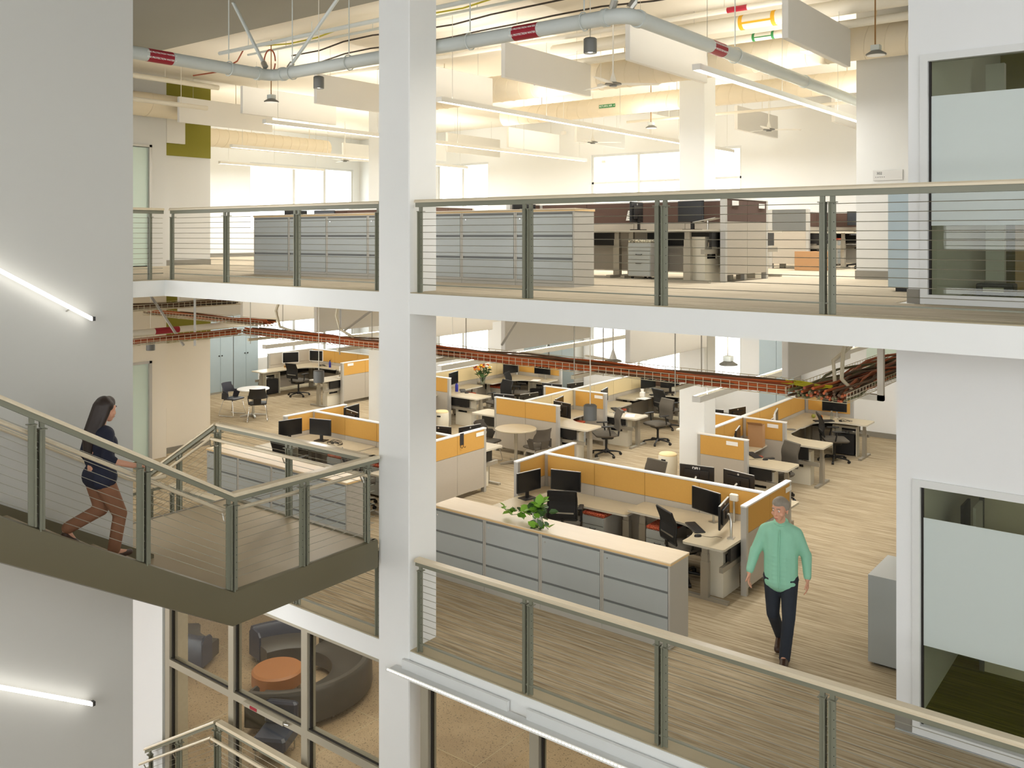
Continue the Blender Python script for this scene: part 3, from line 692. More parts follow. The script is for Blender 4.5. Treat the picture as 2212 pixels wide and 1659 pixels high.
# mobile pedestal (front -Y)
def pedestal(cush):
    p = Proto('mobile_pedestal', 'drawers')
    p.part('body', MB().box(-.19, -.25, .04, .19, .26, .55), 'cabinet_side')
    for i, (z0, z1) in enumerate(((.05, .29), (.3, .42), (.43, .54))):
        k = p.part('drawer', MB().box(-.185, -.266, z0, .185, -.25, z1), 'cabinet')
        if i < 2: p.part('handle', MB().tube([(-.05, -.266, z1 - .045), (-.045, -.285, z1 - .052), (.045, -.285, z1 - .052), (.05, -.266, z1 - .045)], .006, 6), 'black_plastic', k, True)
    for sx in (-1, 1):
        for sy in (-1, 1): p.part('caster', MB().cyl((sx * .15, sy * .2 - .01, .022), (sx * .15, sy * .2 + .01, .022), .022, 10), 'black_plastic', smooth=True)
    if cush: p.part('cushion', MB().rbox(-.195, -.26, .55, .195, .26, .6, .015), cush)
    return p
PED_RED = pedestal('cushion_red'); PED_CHECK = pedestal('cushion_check')

# monitors (screen faces -Y, foot at z=0 on the desk)
def monitor(name, w, h, z, frame, back, arm, logo=None):
    p = Proto(name, 'monitor')
    k = p.part('housing', MB().rbox(-w / 2, -.012, z, w / 2, .018, z + h, .006), frame)
    p.part('screen', MB().box(-w / 2 + .016, -.0135, z + .02, w / 2 - .016, -.0118, z + h - .016), 'screen', k)
    p.part('rear_bulge', MB().rbox(-w * .36, .018, z + .05, w * .36, .04, z + h - .06, .008), back, k)
    p.part('rim', MB().box(-w / 2 + .004, -.008, z + h - .001, w / 2 - .004, .016, z + h + .0025), 'trim_silver', k)
    if arm:
        p.part('mount_plate', MB().box(-.05, .04, z + h / 2 - .05, .05, .052, z + h / 2 + .05), 'black_plastic')
        p.part('arm', MB().tube([(0, .052, z + h / 2), (0, .085, z + h / 2 - .02), (.04, .11, z + h / 2 - .08), (.04, .11, .012)], .018, 7), 'steel', smooth=True)
        p.part('clamp', MB().box(-.01, .065, 0, .09, .155, .014), 'steel')
    else:
        p.part('neck', MB().box(-.03, .03, .01, .03, .055, z + .12), 'black_plastic')
        p.part('foot', MB().rbox(-.12, -.06, 0, .12, .13, .014, .005), 'black_plastic')
    if logo:
        me = text_mesh(logo, .062, 'ink_white', True); me.transform(Matrix.Translation((0, .0195, z + h - .05)) @ Matrix.Rotation(PI, 4, 'Z') @ Matrix.Rotation(PI / 2, 4, 'X'))
        p.parts.append(('lettering', me, k))
    else:
        p.part('badge', MB().lathe([(.016, -.001), (.016, .001)], seg=14).map(lambda v: Vector((v.x, .019 + v.z, z + h - .035 + v.y))), 'trim_silver', k)
    return p
MON = monitor('monitor', .52, .32, .15, 'bezel', 'black_plastic', True)
MON_TALL = monitor('monitor', .54, .33, .22, 'bezel', 'black_plastic', True); MON_DELL = monitor('monitor', .54, .33, .22, 'bezel', 'black_plastic', True, 'DELL')
MON_FOOT = monitor('monitor', .5, .315, .12, 'bezel', 'black_plastic', False)
MON_WHITE = monitor('monitor', .5, .34, .14, 'white_plastic', 'white_plastic', True)

KEYB = Proto('keyboard', 'keyboard')
KEYB.part('case', MB().rbox(-.22, -.075, 0, .22, .075, .018, .004), 'black_plastic')
kk = MB()
for r_ in range(5):
    for c_ in range(14): kk.box(-.208 + c_ * .0297, .058 - r_ * .024 - .019, .018, -.208 + c_ * .0297 + .025, .058 - r_ * .024, .023)
KEYB.part('keys', kk, 'cpu_dark'); KEYB.parts[-1][1]['k'] = 1
MOUSE = Proto('mouse', 'mouse'); MOUSE.part('shell', MB().loft([[(math.cos(t) * .03 * k, math.sin(t) * .052 * k, z) for t in [2 * PI * i / 12 for i in range(12)]] for k, z in ((1, 0), (1, .014), (.8, .028), (.3, .034))]), 'black_plastic', smooth=True)
MOUSE.part('cord', MB().tube([(0, -.05 + .1, .01), (.02, .1, .004), (.06, .16, .004), (.04, .24, .004), (.1, .3, .004)], .0025, 5), 'black_plastic')

# cream slotted computer caddy under desks: plane along x, faces -Y
CADDY = Proto('computer_caddy', 'caddy')
cb = MB(); cb.box(-.26, -.02, .0, .26, .0, .33).box(-.26, -.02, .56, .26, 0, .64).box(-.26, -.02, .33, -.19, 0, .56).box(.12, -.02, .33, .26, 0, .56).box(-.26, 0, .62, .26, .18, .64).box(-.26, 0, 0, -.245, .18, .62).box(.245, 0, 0, .26, .18, .62)
CADDY.part('slotted_panel', cb, 'cream_plastic')
CADDY.part('computer_tower', MB().box(-.2, .03, .02, .2, .17, .45), 'cpu_dark')
CADDY.part('cable_box', MB().rbox(-.05, .005, .36, .02, .03, .5, .006), 'lamp_grey')

# ------------------------------------------------------------------ partitions and workstations
def partition(p0, p1, n, z0, label, up='panel_yellow', H=1.2, both=True, band=.34, low='panel_grey', group=None):
    L = math.hypot(p1[0] - p0[0], p1[1] - p0[1]); run = Run(p0, math.atan2(p1[1] - p0[1], p1[0] - p0[0]), z0)
    r = empty('partition_panel', label, 'partition', group=group)
    MB().box(.03, -.022, .1, L - .03, .022, H - .022).map(run).obj('frame', 'trim_silver', r)
    MB().box(-.005, -.043, H - .02, L + .005, .043, H).map(run).obj('top_cap', 'trim_cap', r)
    for s in (0, L):
        MB().box(max(0, s - .06), -.04, 0, min(L, s + .06) if s == 0 else L, .04, H - .021).map(run).obj('end_post', 'trim_silver', r)
    a0, a1 = .062, L - .062; w = (a1 - a0) / n
    for i in range(n):
        for sd in ((-1, 1) if both else (-1,)):
            a, b = a0 + i * w + (.004 if i else 0), a0 + (i + 1) * w - (.004 if i < n - 1 else 0)
            MB().box(a, sd * .022, .1, b, sd * .037, H - band - .035).map(run).obj('lower_tile', low, r)
            MB().box(a, sd * .022, H - band - .028, b, sd * .039, H - .026).map(run).obj('fabric_tile', up, r)
    return r
TAGM = MB().box(-.11, -.004, -.035, .11, 0, .035).mesh('name_plate', 'paper')
def nameplate(x, y, z, rz, label):
    o = bpy.data.objects.new('name_plate', TAGM); COL.objects.link(o); o.location = (x, y, z); o.rotation_euler = (0, 0, rz); tag(o, label, 'name plate')

def rounded(poly, r=.05, n=4):
    out = []
    for i, p in enumerate(poly):
        p = Vector(p[:2]); a = Vector(poly[i - 1][:2]) - p; b = Vector(poly[(i + 1) % len(poly)][:2]) - p
        if len(poly[i]) > 2: out.append(tuple(p)); continue
        k = min(r, a.length * .45, b.length * .45); a.normalize(); b.normalize()
        A, B = p + a * k, p + b * k
        for t in range(n + 1):
            t /= n; out.append(tuple(A * (1 - t) ** 2 + p * 2 * t * (1 - t) + B * t * t))
    return out
def station(c, u, v, LU, LV, h, where, z0=0.0, mons=('a', 'a'), chair=None, ped=PED_RED, kb=True, caddy=True, cpos=(1.12, 1.2), cface=(-.7, -.7), upos=None, edge=.03):
    P = lambda a, b, z=0.0: (c[0] + a * u[0] + b * v[0], c[1] + a * u[1] + b * v[1], z0 + z)
    D = lambda a, b: fac(a * u[0] + b * v[0], a * u[1] + b * v[1])
    r = empty('corner_desk', 'curved corner desk, ' + where, 'desk')
    inn = [(1.12 - .48 * math.sin(t), .60 + .5 * (1 - math.cos(t)), 1) for t in [PI / 2 * i / 8 for i in range(9)]]
    poly = [(.045, .045), (LU, .045), (LU, .58)] + [(1.3, .60, 1)] + inn + [(.64, LV), (.045, LV)]
    poly = rounded(poly)
    top = [P(a, b)[:2] for a, b in poly]
    MB().prism(top, z0 + h - edge, z0 + h - .0045).obj('edge_band', 'desk_edge', r)
    cx_ = sum(p[0] for p in top) / len(top); cy_ = sum(p[1] for p in top) / len(top)
    MB().prism(top, z0 + h - .0044, z0 + h).obj('desk_top', 'desk_top', r)
    def bx(name, m, a0, a1, b0, b1, z_0, z_1, par=r):
        q = [P(a0, b0), P(a1, b0), P(a1, b1), P(a0, b1)]
        return MB().prism([w[:2] for w in q], z0 + z_0, z0 + z_1).obj(name, m, par)
    def leg(a, b, along_u):
        l = bx('leg', 'leg_silver', a - .055, a + .055, b - .04, b + .04, .04, .5) if not along_u else bx('leg', 'leg_silver', a - .055, a + .055, b - .035, b + .035, .04, .5)
        bx('leg_sleeve', 'leg_silver', a - .048, a + .048, b - .03, b + .03, .5, .6, l); bx('leg_rod', 'leg_silver', a - .04, a + .04, b - .025, b + .025, .6, h - edge, l)
        if along_u: bx('foot_bar', 'leg_silver', a - .33, a + .33, b - .035, b + .035, .0, .04, l)
        else: bx('foot_bar', 'leg_silver', a - .035, a + .035, b - .28, b + .28, 0, .04, l)
    leg(.36, LV - .13, True); leg(LU - .14, .33, False); bx('leg', 'leg_silver', .16, .26, .16, .26, 0, h - edge)
    bx('cross_beam', 'leg_silver', .1, .15, .3, LV - .1, .4, .47); bx('modesty_rail', 'black_plastic', .08, .12, .12, LV - .3, .5, h - edge - .01); bx('modesty_rail', 'black_plastic', .3, LU - .3, .08, .12, .5, h - edge - .01)
    km = {'a': MON, 'd': MON_DELL, 'f': MON_FOOT, 'w': MON_WHITE}
    if mons and mons[0]: km[mons[0]].place(P(.72, .42, h), D(.28, 1), 'monitor by the long panel, ' + where)
    if mons and len(mons) > 1 and mons[1]: km[mons[1]].place(P(.28, .8, h), D(1, .2), 'monitor by the short panel, ' + where)
    if kb:
        KEYB.place(P(.74, .72, h), D(.7, .7), 'black desk keyboard, ' + where); MOUSE.place(P(.55, 1.02, h), D(.7, .7), 'black corded mouse, ' + where)
    if caddy: CADDY.place(P(.2, LV - .55, 0), D(-1, 0) , 'cream slotted computer holder, ' + where)
    if ped: ped.place(P(LU - .55, .38, 0), D(0, 1), 'grey drawer unit with cushion, ' + where)
    if chair: chair.place(P(cpos[0], cpos[1], 0), D(*cface), 'swivel task chair, ' + where)
    return P, D

X0, X1, Y0, Y1 = (1, 0), (-1, 0), (0, 1), (0, -1)      # axis vectors: +x, -x, +y, -y
# --- front cluster A
partition((-8.73, 12.15), (-4.97, 12.15), 4, 0, 'long yellow topped panel between facing desks behind the plant cabinets')
partition((-8.77, 11.38), (-8.77, 13.05), 2, 0, 'short yellow topped end panel of the front desk group, by the round table aisle')
partition((-4.93, 11.36), (-4.93, 12.97), 2, 0, 'short yellow topped end panel directly behind the walking man')
station((-4.93, 12.15), X1, Y1, 1.92, 1.32, .74, 'behind the walking man', mons=('a', 'a'), chair=CH_BLACK, cpos=(.9, .72), cface=(-.54, -.84))
station((-8.77, 12.15), X0, Y1, 1.92, 1.55, .66, 'behind the potted vine', mons=('f', 'f'), chair=CH_BLACK, cpos=(.99, .85), cface=(-.47, -.88), kb=False)
station((-4.93, 12.15), X1, Y0, 1.92, 1.4, .74, 'far side of the panel behind the walking man', mons=(None, None), chair=None, ped=None)
MON_TALL.place((-5.55, 12.62, .74), fac(.2, 1), 'monitor seen from the back beside the one with maker lettering')
MON_DELL.place((-6.22, 12.6, .74), fac(-.15, 1), 'monitor seen from the back with white maker lettering')
station((-8.77, 12.15), X0, Y0, 1.92, 1.45, .7, 'far side of the panel behind the potted vine', mons=(None, None), chair=CH_GREY, cpos=(1.28, 1.1), cface=(-.2, -1), ped=None, kb=False)
nameplate(-4.885, 12.85, 1.1, PI / 2, 'white name plate on the panel end behind the walking man')
# --- front cluster F / C
partition((-14.6, 12.15), (-10.84, 12.15), 4, 0, 'long yellow topped panel behind the stair landing and column')
partition((-14.64, 11.42), (-14.64, 13.03), 2, 0, 'short yellow topped end panel beside the open carpet near the white round table')
partition((-10.8, 11.42), (-10.8, 13.05), 2, 0, 'short yellow topped end panel with a hanging black hook, right beside the white column')
station((-14.64, 12.15), X0, Y1, 1.92, 1.5, .74, 'behind the stair landing railing', mons=('f', 'f'), chair=CH_BLACK, cpos=(1.0, 1.35), cface=(-.2, -1), kb=False)
station((-10.8, 12.15), X1, Y1, 1.92, 1.45, .72, 'hidden behind the white column', mons=('a', 'a'), chair=CH_BLACK)
station((-14.64, 12.15), X0, Y0, 1.92, 1.5, .74, 'by the red bouquet', mons=('a', 'a'), chair=None, ped=None, kb=False)
station((-10.8, 12.15), X1, Y0, 1.92, 1.52, .74, 'behind the panel with the hanging hook', mons=('a', 'a'), chair=None, ped=None, kb=False)
nameplate(-10.755, 12.86, 1.11, PI / 2, 'white name plate on the panel with the hanging hook')
h = empty('coat_hook', 'black double coat hook hung over the yellow panel beside the column', 'hook')
MB().box(-10.757, 12.3, 1.0, -10.752, 12.4, 1.21).obj('strap', 'cpu_dark', h)
for y in (12.31, 12.39): MB().tube([(-10.75, y, 1.0), (-10.745, y, .96), (-10.71, y, .955), (-10.7, y, .98)], .005, 5).obj('prong', 'black_plastic', h)
# --- spine cluster B
partition((-11.87, 15.72), (-11.87, 21.2), 6, 0, 'long pale panel running back between the middle rows of desks', 'panel_cream')
partition((-12.68, 15.7), (-10.94, 15.7), 2, 0, 'yellow topped end panel behind the beige round table')
partition((-12.68, 17.58), (-11.92, 17.58), 1, 0, 'short yellow topped cross panel left of the middle spine')
partition((-11.82, 17.58), (-10.94, 17.58), 1, 0, 'short yellow topped cross panel right of the middle spine with a name plate')
partition((-11.8, 21.2), (-10.4, 21.2), 2, 0, 'dark fabric panel closing the far desk of the middle row', 'panel_brown')
station((-11.87, 15.72), Y0, X0, 1.8, 1.58, .74, 'under the hanging grey cylinder lamp', mons=('a', 'a'), chair=CH_GREY, cpos=(1.1, 1.4), cface=(-.7, -.7), kb=False)
station((-11.87, 15.72), Y0, X1, 1.8, 1.58, .74, 'behind the end panel by the beige round table', mons=('a', 'a'), chair=None, kb=False)
station((-11.87, 17.6), Y0, X0, 1.75, 1.66, .68, 'with an open note pad in the middle row', mons=('a', None), chair=CH_GREY, cpos=(.9, 1.75), cface=(-.9, -.3))
station((-11.87, 17.6), Y0, X1, 1.75, 1.6, .74, 'far left side of the middle row', mons=('a', 'a'), chair=None, kb=False, ped=None)
station((-11.87, 21.15), Y1, X0, 1.7, 1.9, .74, 'at the window end of the middle row', mons=('a', 'f'), chair=CH_BLACK, cpos=(1.05, 1.15), cface=(-.9, .35), ped=None)
nameplate(-11.12, 17.535, 1.1, 0, 'white name plate on the cross panel of the middle row')
# --- spine cluster E (right)
partition((-7.41, 15.16), (-7.41, 20.45), 6, 0, 'long yellow topped panel running back in the right hand desk row')
partition((-7.43, 15.1), (-6.47, 15.1), 1, 0, 'yellow topped end panel with name plate touching the white office column')
partition((-7.36, 16.98), (-6.5, 16.98), 1, 0, 'yellow topped cross panel with name plate behind the cardboard box')
partition((-8.15, 16.98), (-7.46, 16.98), 1, 0, 'yellow topped cross panel behind the white office column')
partition((-7.36, 20.45), (-6.3, 20.45), 1, 0, 'yellow topped panel closing the far desk of the right hand row')
station((-7.41, 15.13), Y0, X0, 1.75, 1.62, .74, 'with the cardboard box in the right hand row', mons=('a', None), chair=CH_GREY, cpos=(.85, 1.15), cface=(-.9, -.5))
station((-7.41, 17.0), Y0, X0, 1.7, 1.6, .78, 'with the tall silver leg in the right hand row', mons=('w', None), chair=None, kb=False)
station((-7.41, 20.4), Y1, X0, 1.66, 1.6, .76, 'against the far wall of the right hand row', mons=(None, 'a'), chair=CH_BLACK, cpos=(1.05, 1.05), cface=(-.5, .8), ped=None)
station((-7.41, 17.0), Y0, X1, 1.7, 1.5, .74, 'left of the right hand spine behind the white column', mons=('a', 'a'), chair=None, ped=None, kb=False)
nameplate(-6.75, 15.055, 1.1, 0, 'white name plate on the end panel beside the white office column')
nameplate(-6.75, 16.935, 1.1, 0, 'white name plate on the cross panel behind the cardboard box')
# --- spine cluster D (left of centre)
partition((-16.2, 15.7), (-16.2, 21.0), 6, 0, 'long pale panel running back in the left desk row behind the autumn bouquet', 'panel_cream')
partition((-16.1, 17.05), (-15.24, 17.05), 1, 0, 'yellow topped cross panel of the left row, half hidden by the white column')
partition((-16.1, 21.0), (-14.55, 21.0), 2, 0, 'yellow topped panel behind the two dark screens of the left row')
station((-16.2, 15.3), Y0, X0, 1.72, 1.5, .74, 'nearest the column in the left row', mons=('a', None), chair=None, ped=None, kb=False)
station((-16.2, 17.07), Y0, X0, 1.75, 1.78, .74, 'with the blue bottle in the left row', mons=('a', None), chair=CH_BLACK, cpos=(1.25, 1.5), cface=(-.9, -.2))
station((-16.2, 20.95), Y1, X0, 1.75, 1.6, .74, 'with the autumn bouquet in the left row', mons=('a', None), chair=CH_BLACK, cpos=(1.15, 1.0), cface=(-.3, .9), kb=False)
MON.place((-14.95, 20.62, .74), fac(.1, -1), 'second dark screen by the panel behind the autumn bouquet')
# --- cluster G (far left)
partition((-22.8, 18.9), (-19.55, 18.9), 3, 0, 'yellow topped panel behind the white framed screens at the far left desk')
partition((-22.84, 17.2), (-22.84, 18.95), 2, 0, 'pale side panel of the far left desk next to the window wall', 'panel_grey')
partition((-19.5, 17.2), (-19.5, 18.95), 2, 0, 'yellow topped side panel with name plate beside the desk lamp')
station((-22.84, 18.9), X0, Y1, 1.75, 2.35, .74, 'at the far left by the window', mons=('w', None), chair=CH_BLACK, cpos=(1.2, 1.5), cface=(-.1, -1), kb=False, ped=None)
MON_WHITE.place((-22.45, 17.75, .74), fac(.9, -.5), 'white framed screen standing on a small wooden riser at the far left desk')
station((-19.5, 18.9), X1, Y1, 1.5, 2.35, .74, 'with the silver desk lamp', mons=(None, None), chair=None, kb=False)
nameplate(-19.455, 17.5, 1.12, PI / 2, 'white name plate on the side panel beside the desk lamp')

# --- upper floor desk groups (brown panels)
z = L3
partition((-9.2, 12.65), (-5.46, 12.65), 4, z, 'long brown topped panel of the upper desk group behind the filing cabinets', 'panel_brown', band=.31)
partition((-5.42, 11.78), (-5.42, 13.3), 2, z, 'brown topped end panel of the upper desk group beside the open carpet', 'panel_brown', band=.31)
partition((-9.24, 11.78), (-9.24, 13.3), 2, z, 'brown topped end panel of the upper desk group hidden behind filing cabinets', 'panel_brown', band=.31)
station((-5.42, 12.65), X1, Y1, 1.92, 1.35, .74, 'upper floor, next to the brown end panel', z0=z, mons=('f', None), chair=None, kb=False, ped=None)
station((-9.24, 12.65), X0, Y1, 1.92, 1.45, .74, 'upper floor, behind the filing cabinets', z0=z, mons=(None, 'f'), chair=None, ped=None, kb=False)
station((-5.42, 12.65), X1, Y0, 1.92, 1.5, .74, 'upper floor, far side of the brown panel', z0=z, mons=('a', 'a'), chair=None, ped=None, kb=False)
PED_CHECK.place((-6.85, 12.2, z), fac(0, -1), 'mobile drawer unit with checked cushion under the upper desk behind the railing')
MON_FOOT.place((-7.05, 12.2, z + .74), fac(-1, -.15), 'upper floor monitor turned edge on above the checked drawer unit')
nameplate(-5.375, 12.1, z + 1.12, PI / 2, 'white name plate on the brown end panel, nearer the railing')
nameplate(-5.375, 13.05, z + 1.1, PI / 2, 'white name plate on the brown end panel, farther from the railing')
partition((-15.1, 12.65), (-11.36, 12.65), 4, z, 'brown topped panel of the upper left desk group seen above the filing cabinets', 'panel_brown', band=.31)
partition((-11.3, 11.78), (-11.3, 13.3), 2, z, 'brown topped end panel of the upper left desk group by the white column', 'panel_brown', band=.31)
station((-11.3, 12.65), X1, Y1, 1.92, 1.35, .74, 'upper left group by the column', z0=z, mons=('f', 'f'), chair=None, ped=None, kb=False)
station((-15.1, 12.65), X0, Y1, 1.92, 1.35, .74, 'upper left group over the cabinets', z0=z, mons=('f', 'f'), chair=None, ped=None, kb=False)
partition((-7.1, 17.6), (-7.1, 21.25), 4, z, 'brown topped spine panel of the far upper desk group', 'panel_brown', band=.31)
partition((-7.05, 17.55), (-6.25, 17.55), 1, z, 'dark end panel of the far upper desk group behind the cardboard carton', 'cabinet_dark', band=.42)
partition((-7.05, 21.2), (-4.9, 21.2), 2, z, 'brown topped back panel of the far upper desk group', 'panel_brown', band=.31)
station((-7.1, 17.6), Y0, X0, 1.7, 1.5, .74, 'far upper group behind the carton', z0=z, mons=('a', None), chair=CH_GREY, cpos=(.9, 1.6), ped=None, kb=False)
station((-7.1, 21.15), Y1, X0, 1.6, 2.0, .74, 'far upper group by the wall', z0=z, mons=(None, 'a'), chair=None, kb=False)

# --- filing cabinet rows
file_row(-14.2, -10.5, 4, 9.6, L2, 'grey three drawer filing cabinet in the row behind the stair landing', 'long maple top over the filing cabinets behind the stair landing', 'cabinets behind the landing')
file_row(-8.68, -4.96, 4, 9.59, L2, 'grey three drawer filing cabinet in the row that carries the potted vine', 'long maple top carrying the potted vine', 'cabinets under the potted vine')
file_row(-12.95, -6.36, 7, 9.69, L3, 'grey three drawer filing cabinet in the upper floor row behind the railing', 'long maple top over the upper floor filing cabinets', 'upper floor cabinets')

# --- tables, chairs, stools
RT_BEIGE.place((-11.6, 15.05, 0), .2, 'beige round table with silver column beside the yellow end panel')
GC_GREY.place((-12.15, 14.75, 0), fac(.9, .1), 'grey shell guest chair left of the beige round table')
GC_GREY.place((-10.95, 14.95, 0), fac(-.95, .25), 'grey shell guest chair right of the beige round table, back to the aisle')
RT_WHITE.place((-20.15, 14.7, 0), .3, 'white round table by the tall cabinets')
GC_BLUE.place((-20.72, 14.45, 0), fac(.9, .25), 'blue black shell chair left of the white round table')
GC_DARK.place((-19.55, 14.4, 0), fac(-.75, .6), 'black shell chair right of the white round table')
RT_WHITE.place((-18.2, 15.0, L3), .3, 'round table on the upper floor near the window')
GC_DARK.place((-18.9, 14.4, L3), fac(.9, .3), 'black shell chair left of the upper floor round table')
GC_DARK.place((-17.4, 14.6, L3), fac(-.9, .2), 'black shell chair right of the upper floor round table')
STOOL.place((-8.5, 15.95, 0), 0, 'cream drum stool with yellow seat against the white office column')
STOOL.place((-14.95, 16.4, 0), .4, 'cream drum stool with yellow seat beside the left row desk')
TC = Proto('storage_cabinet', 'cabinet')
TC.part('body', MB().box(-.45, -.2, 0, .45, .25, 2.35), 'cabinet_side')
for sx in (-1, 1):
    k = TC.part('door', MB().box(sx * .004, -.22, .06, sx * .445, -.2, 2.33), 'cabinet_blue'); TC.part('knob', MB().cyl((sx * .05, -.22, 1.15), (sx * .05, -.245, 1.15), .02, 10), 'black_plastic', k, True)
for i, y in enumerate((16.18, 17.1)): TC.place((-24.02, y, 0), fac(1, 0), 'tall blue grey two door cabinet at the far left wall', 'far left tall cabinets')
for i, x in enumerate((-16.05, -15.1)): TC.place((x, 22.02, 0), 0, 'tall blue grey two door cabinet at the window wall', 'window wall tall cabinets')
TC.place((-8.6, 22.02, 0), 0, 'tall blue grey two door cabinet between window and far right desks')
o = empty('whiteboard', 'white board on the far left wall beside the tall cabinets', 'board'); MB().box(-24.29, 17.62, .12, -24.27, 18.9, .86).obj('surface', 'white_plastic', o); MB().box(-24.29, 17.62, .08, -24.22, 18.9, .12).obj('tray', 'trim_silver', o)
o = empty('glass_board', 'pale green glass board on the wall at the end of the right hand aisle', 'board'); MB().box(-6.55, 22.25, 1.45, -5.2, 22.27, 2.75).obj('pane', 'frost_green', o)
for x in (-6.5, -5.25): MB().cyl((x, 22.24, 2.6), (x, 22.29, 2.6), .015, 8).obj('standoff', 'steel', o)
o = empty('printer_cabinet', 'grey storage cabinet at the corner of the lower glass room', 'cabinet'); MB().box(-3.05, 10.42, .03, -2.47, 11.2, 1.0).obj('body', 'cabinet', o); MB().box(-3.0, 10.47, 0, -2.5, 11.15, .03).obj('plinth', 'black_plastic', o); MB().box(-2.72, 10.418, .85, -2.5, 10.42, .95).obj('label_plate', 'paper', o); MB().box(-2.7, 10.5, 1.0, -2.55, 10.6, 1.012).obj('paper_slip', 'panel_yellow', o)
o = empty('tall_locker', 'tall pale blue cabinet behind the corner of the upper glass room', 'cabinet'); MB().box(-3.02, 11.1, L3 + .05, -2.5, 11.7, L3 + 1.16).obj('body', 'cabinet_blue', o); MB().box(-2.95, 11.15, L3, -2.5, 11.65, L3 + .05).obj('plinth', 'black_plastic', o)
o = empty('carton', 'brown cardboard carton on the upper floor in front of the far desks', 'box'); MB().box(-6.25, 16.75, L3 + .005, -5.7, 17.1, L3 + .36).obj('body', 'cardboard', o); MB().box(-6.0, 16.748, L3 + .2, -5.95, 17.102, L3 + .362).obj('tape', 'cardboard', o)

# ------------------------------------------------------------------ ceiling: lights, baffles, ducts, pipes
LIGHTX = [-5.08, -9.41, -13.75, -18.1, -22.4]
NUM = ['right most', 'second', 'third', 'fourth', 'far left']
BESIDE = ['over the right hand desk row', 'over the middle aisle', 'over the left desk row', 'over the white round table', 'by the far left windows']
def linear(x, y0, y1, z, lab, ceil, pu, pd):
    r = empty('linear_light', lab, 'light')
    MB().box(x - .055, y0, z, x - .048, y1, z + .075).box(x + .048, y0, z, x + .055, y1, z + .075).box(x - .048, y0, z + .03, x + .048, y1, z + .045).obj('housing', 'fixture', r)
    for y, a in ((y0, -1), (y1, 1)): MB().box(x - .055, y, z, x + .055, y + a * .012, z + .075).obj('end_cap', 'fixture', r)
    MB().box(x - .046, y0 + .02, z + .006, x + .046, y1 - .02, z + .014).obj('diffuser', 'led_white', r)
    n = max(2, int((y1 - y0) / 2.4))
    for i in range(n + 1):
        y = y0 + .3 + (y1 - y0 - .6) * i / n
        MB().cyl((x, y, z + .045), (x, y, ceil), .004, 5).obj('hanger_wire', 'steel', r)
    area('uplight', (x, (y0 + y1) / 2, z + .06), .08, y1 - y0 - .1, pu, (1, .95, .86), (PI, 0, 0), r)
    area('downlight', (x, (y0 + y1) / 2, z - .004), .08, y1 - y0 - .1, pd, (1, .985, .96), (0, 0, 0), r)
for z0, nm, ceil in ((L3, 'upper', TOP), (L2, 'middle', L3 - .27)):
    for i, x in enumerate(LIGHTX):
        y0, y1 = (10.28, 21.0) if i < 3 else (12.6, 21.0) if i == 3 else (15.2, 19.0)
        L = y1 - y0
        linear(x, y0, y1, z0 + 2.72, 'long white suspended linear light on the %s floor, %s' % (nm, BESIDE[i]), ceil, (10 if z0 == L3 else 8) * L, (19 if z0 == L3 else 10) * L)
BAFX = [-4.1, -6.3, -8.47, -10.64, -12.8, -15.0, -17.2]
bafm = {}
for z0, nm in ((L3, 'upper'), (L2, 'middle')):
    for y0, row in ((10.67, 'front'), (19.1, 'window')):
        for i, x in enumerate(BAFX + ([-19.4, -21.6] if row == 'window' else [])):
            r = empty('acoustic_baffle', 'white hanging acoustic board in the %s row under the %s floor ceiling' % (row, nm), 'baffle', (x, y0, z0 + 3.05), group='%s %s baffles' % (nm, row))
            if not bafm:
                bafm['b'] = MB().rbox(-.04, 0, 0, .04, 2.38, .54, .006).mesh('board', 'baffle'); 
            o = bpy.data.objects.new('board', bafm['b']); COL.objects.link(o); o.parent = r
            hz = (TOP if z0 == L3 else L3 - .27) - z0 - 3.05
            for y in (.35, 2.0): MB().cyl((0, y, .53), (0, y, hz), .003, 5).obj('hanger_wire', 'steel', r)
r = empty('wall_baffle', 'white acoustic board hung flat across the olive wall band on the upper floor', 'baffle'); MB().box(-18.16, 10.95, L3 + 2.7, -18.1, 11.4, L3 + 3.4).obj('board', 'baffle', r)

# round ducts with spiral seams
def duct(pts, rad, label, step=.28, m='duct', phase=0):
    r = empty('round_duct', label, 'duct'); MB().tube(pts, rad, 24).obj('shell', m, r, True)
    a, b = Vector(pts[0]), Vector(pts[-1]); d = (b - a); L = d.length; d.normalize()
    rg = MB().tube([Vector((rad * 1.006 * math.cos(2 * PI * k / 24), .05 * math.sin(2 * PI * k / 24), rad * 1.006 * math.sin(2 * PI * k / 24))) if abs(d.y) > .5 else Vector((.05 * math.sin(2 * PI * k / 24), rad * 1.006 * math.cos(2 * PI * k / 24), rad * 1.006 * math.sin(2 * PI * k / 24))) for k in range(24)], .005, 4, True).mesh('seam', m, True)
    for t in (.12, .5, .88):
        p = a.lerp(b, t); MB().cyl((p.x, p.y, p.z + rad * .98), (p.x, p.y, TOP), .008, 6).obj('hanger_rod', m, r)
    n = int(L / step)
    for i in range(1, n):
        o = bpy.data.objects.new('seam', rg); COL.objects.link(o); o.parent = r; o.location = a + d * (i * L / n)
    return r
duct([(-13.5, 13.45, 7.6), (-2.5, 13.45, 7.6)], .25, 'large cream round supply duct crossing behind the front baffles')
duct([(-13.6, 17.2, 7.68), (-4.3, 17.2, 7.68)], .21, 'slimmer cream round return duct crossing in front of the inner column')
duct([(-17.64, 6.5, 7.55), (-17.64, 13.2, 7.55)], .25, 'grey white round duct along the entry wall on the upper floor', .7)
duct([(-20.5, 12.3, 7.35), (-20.5, 17.5, 7.35)], .24, 'ribbed white duct above the upper floor round table')
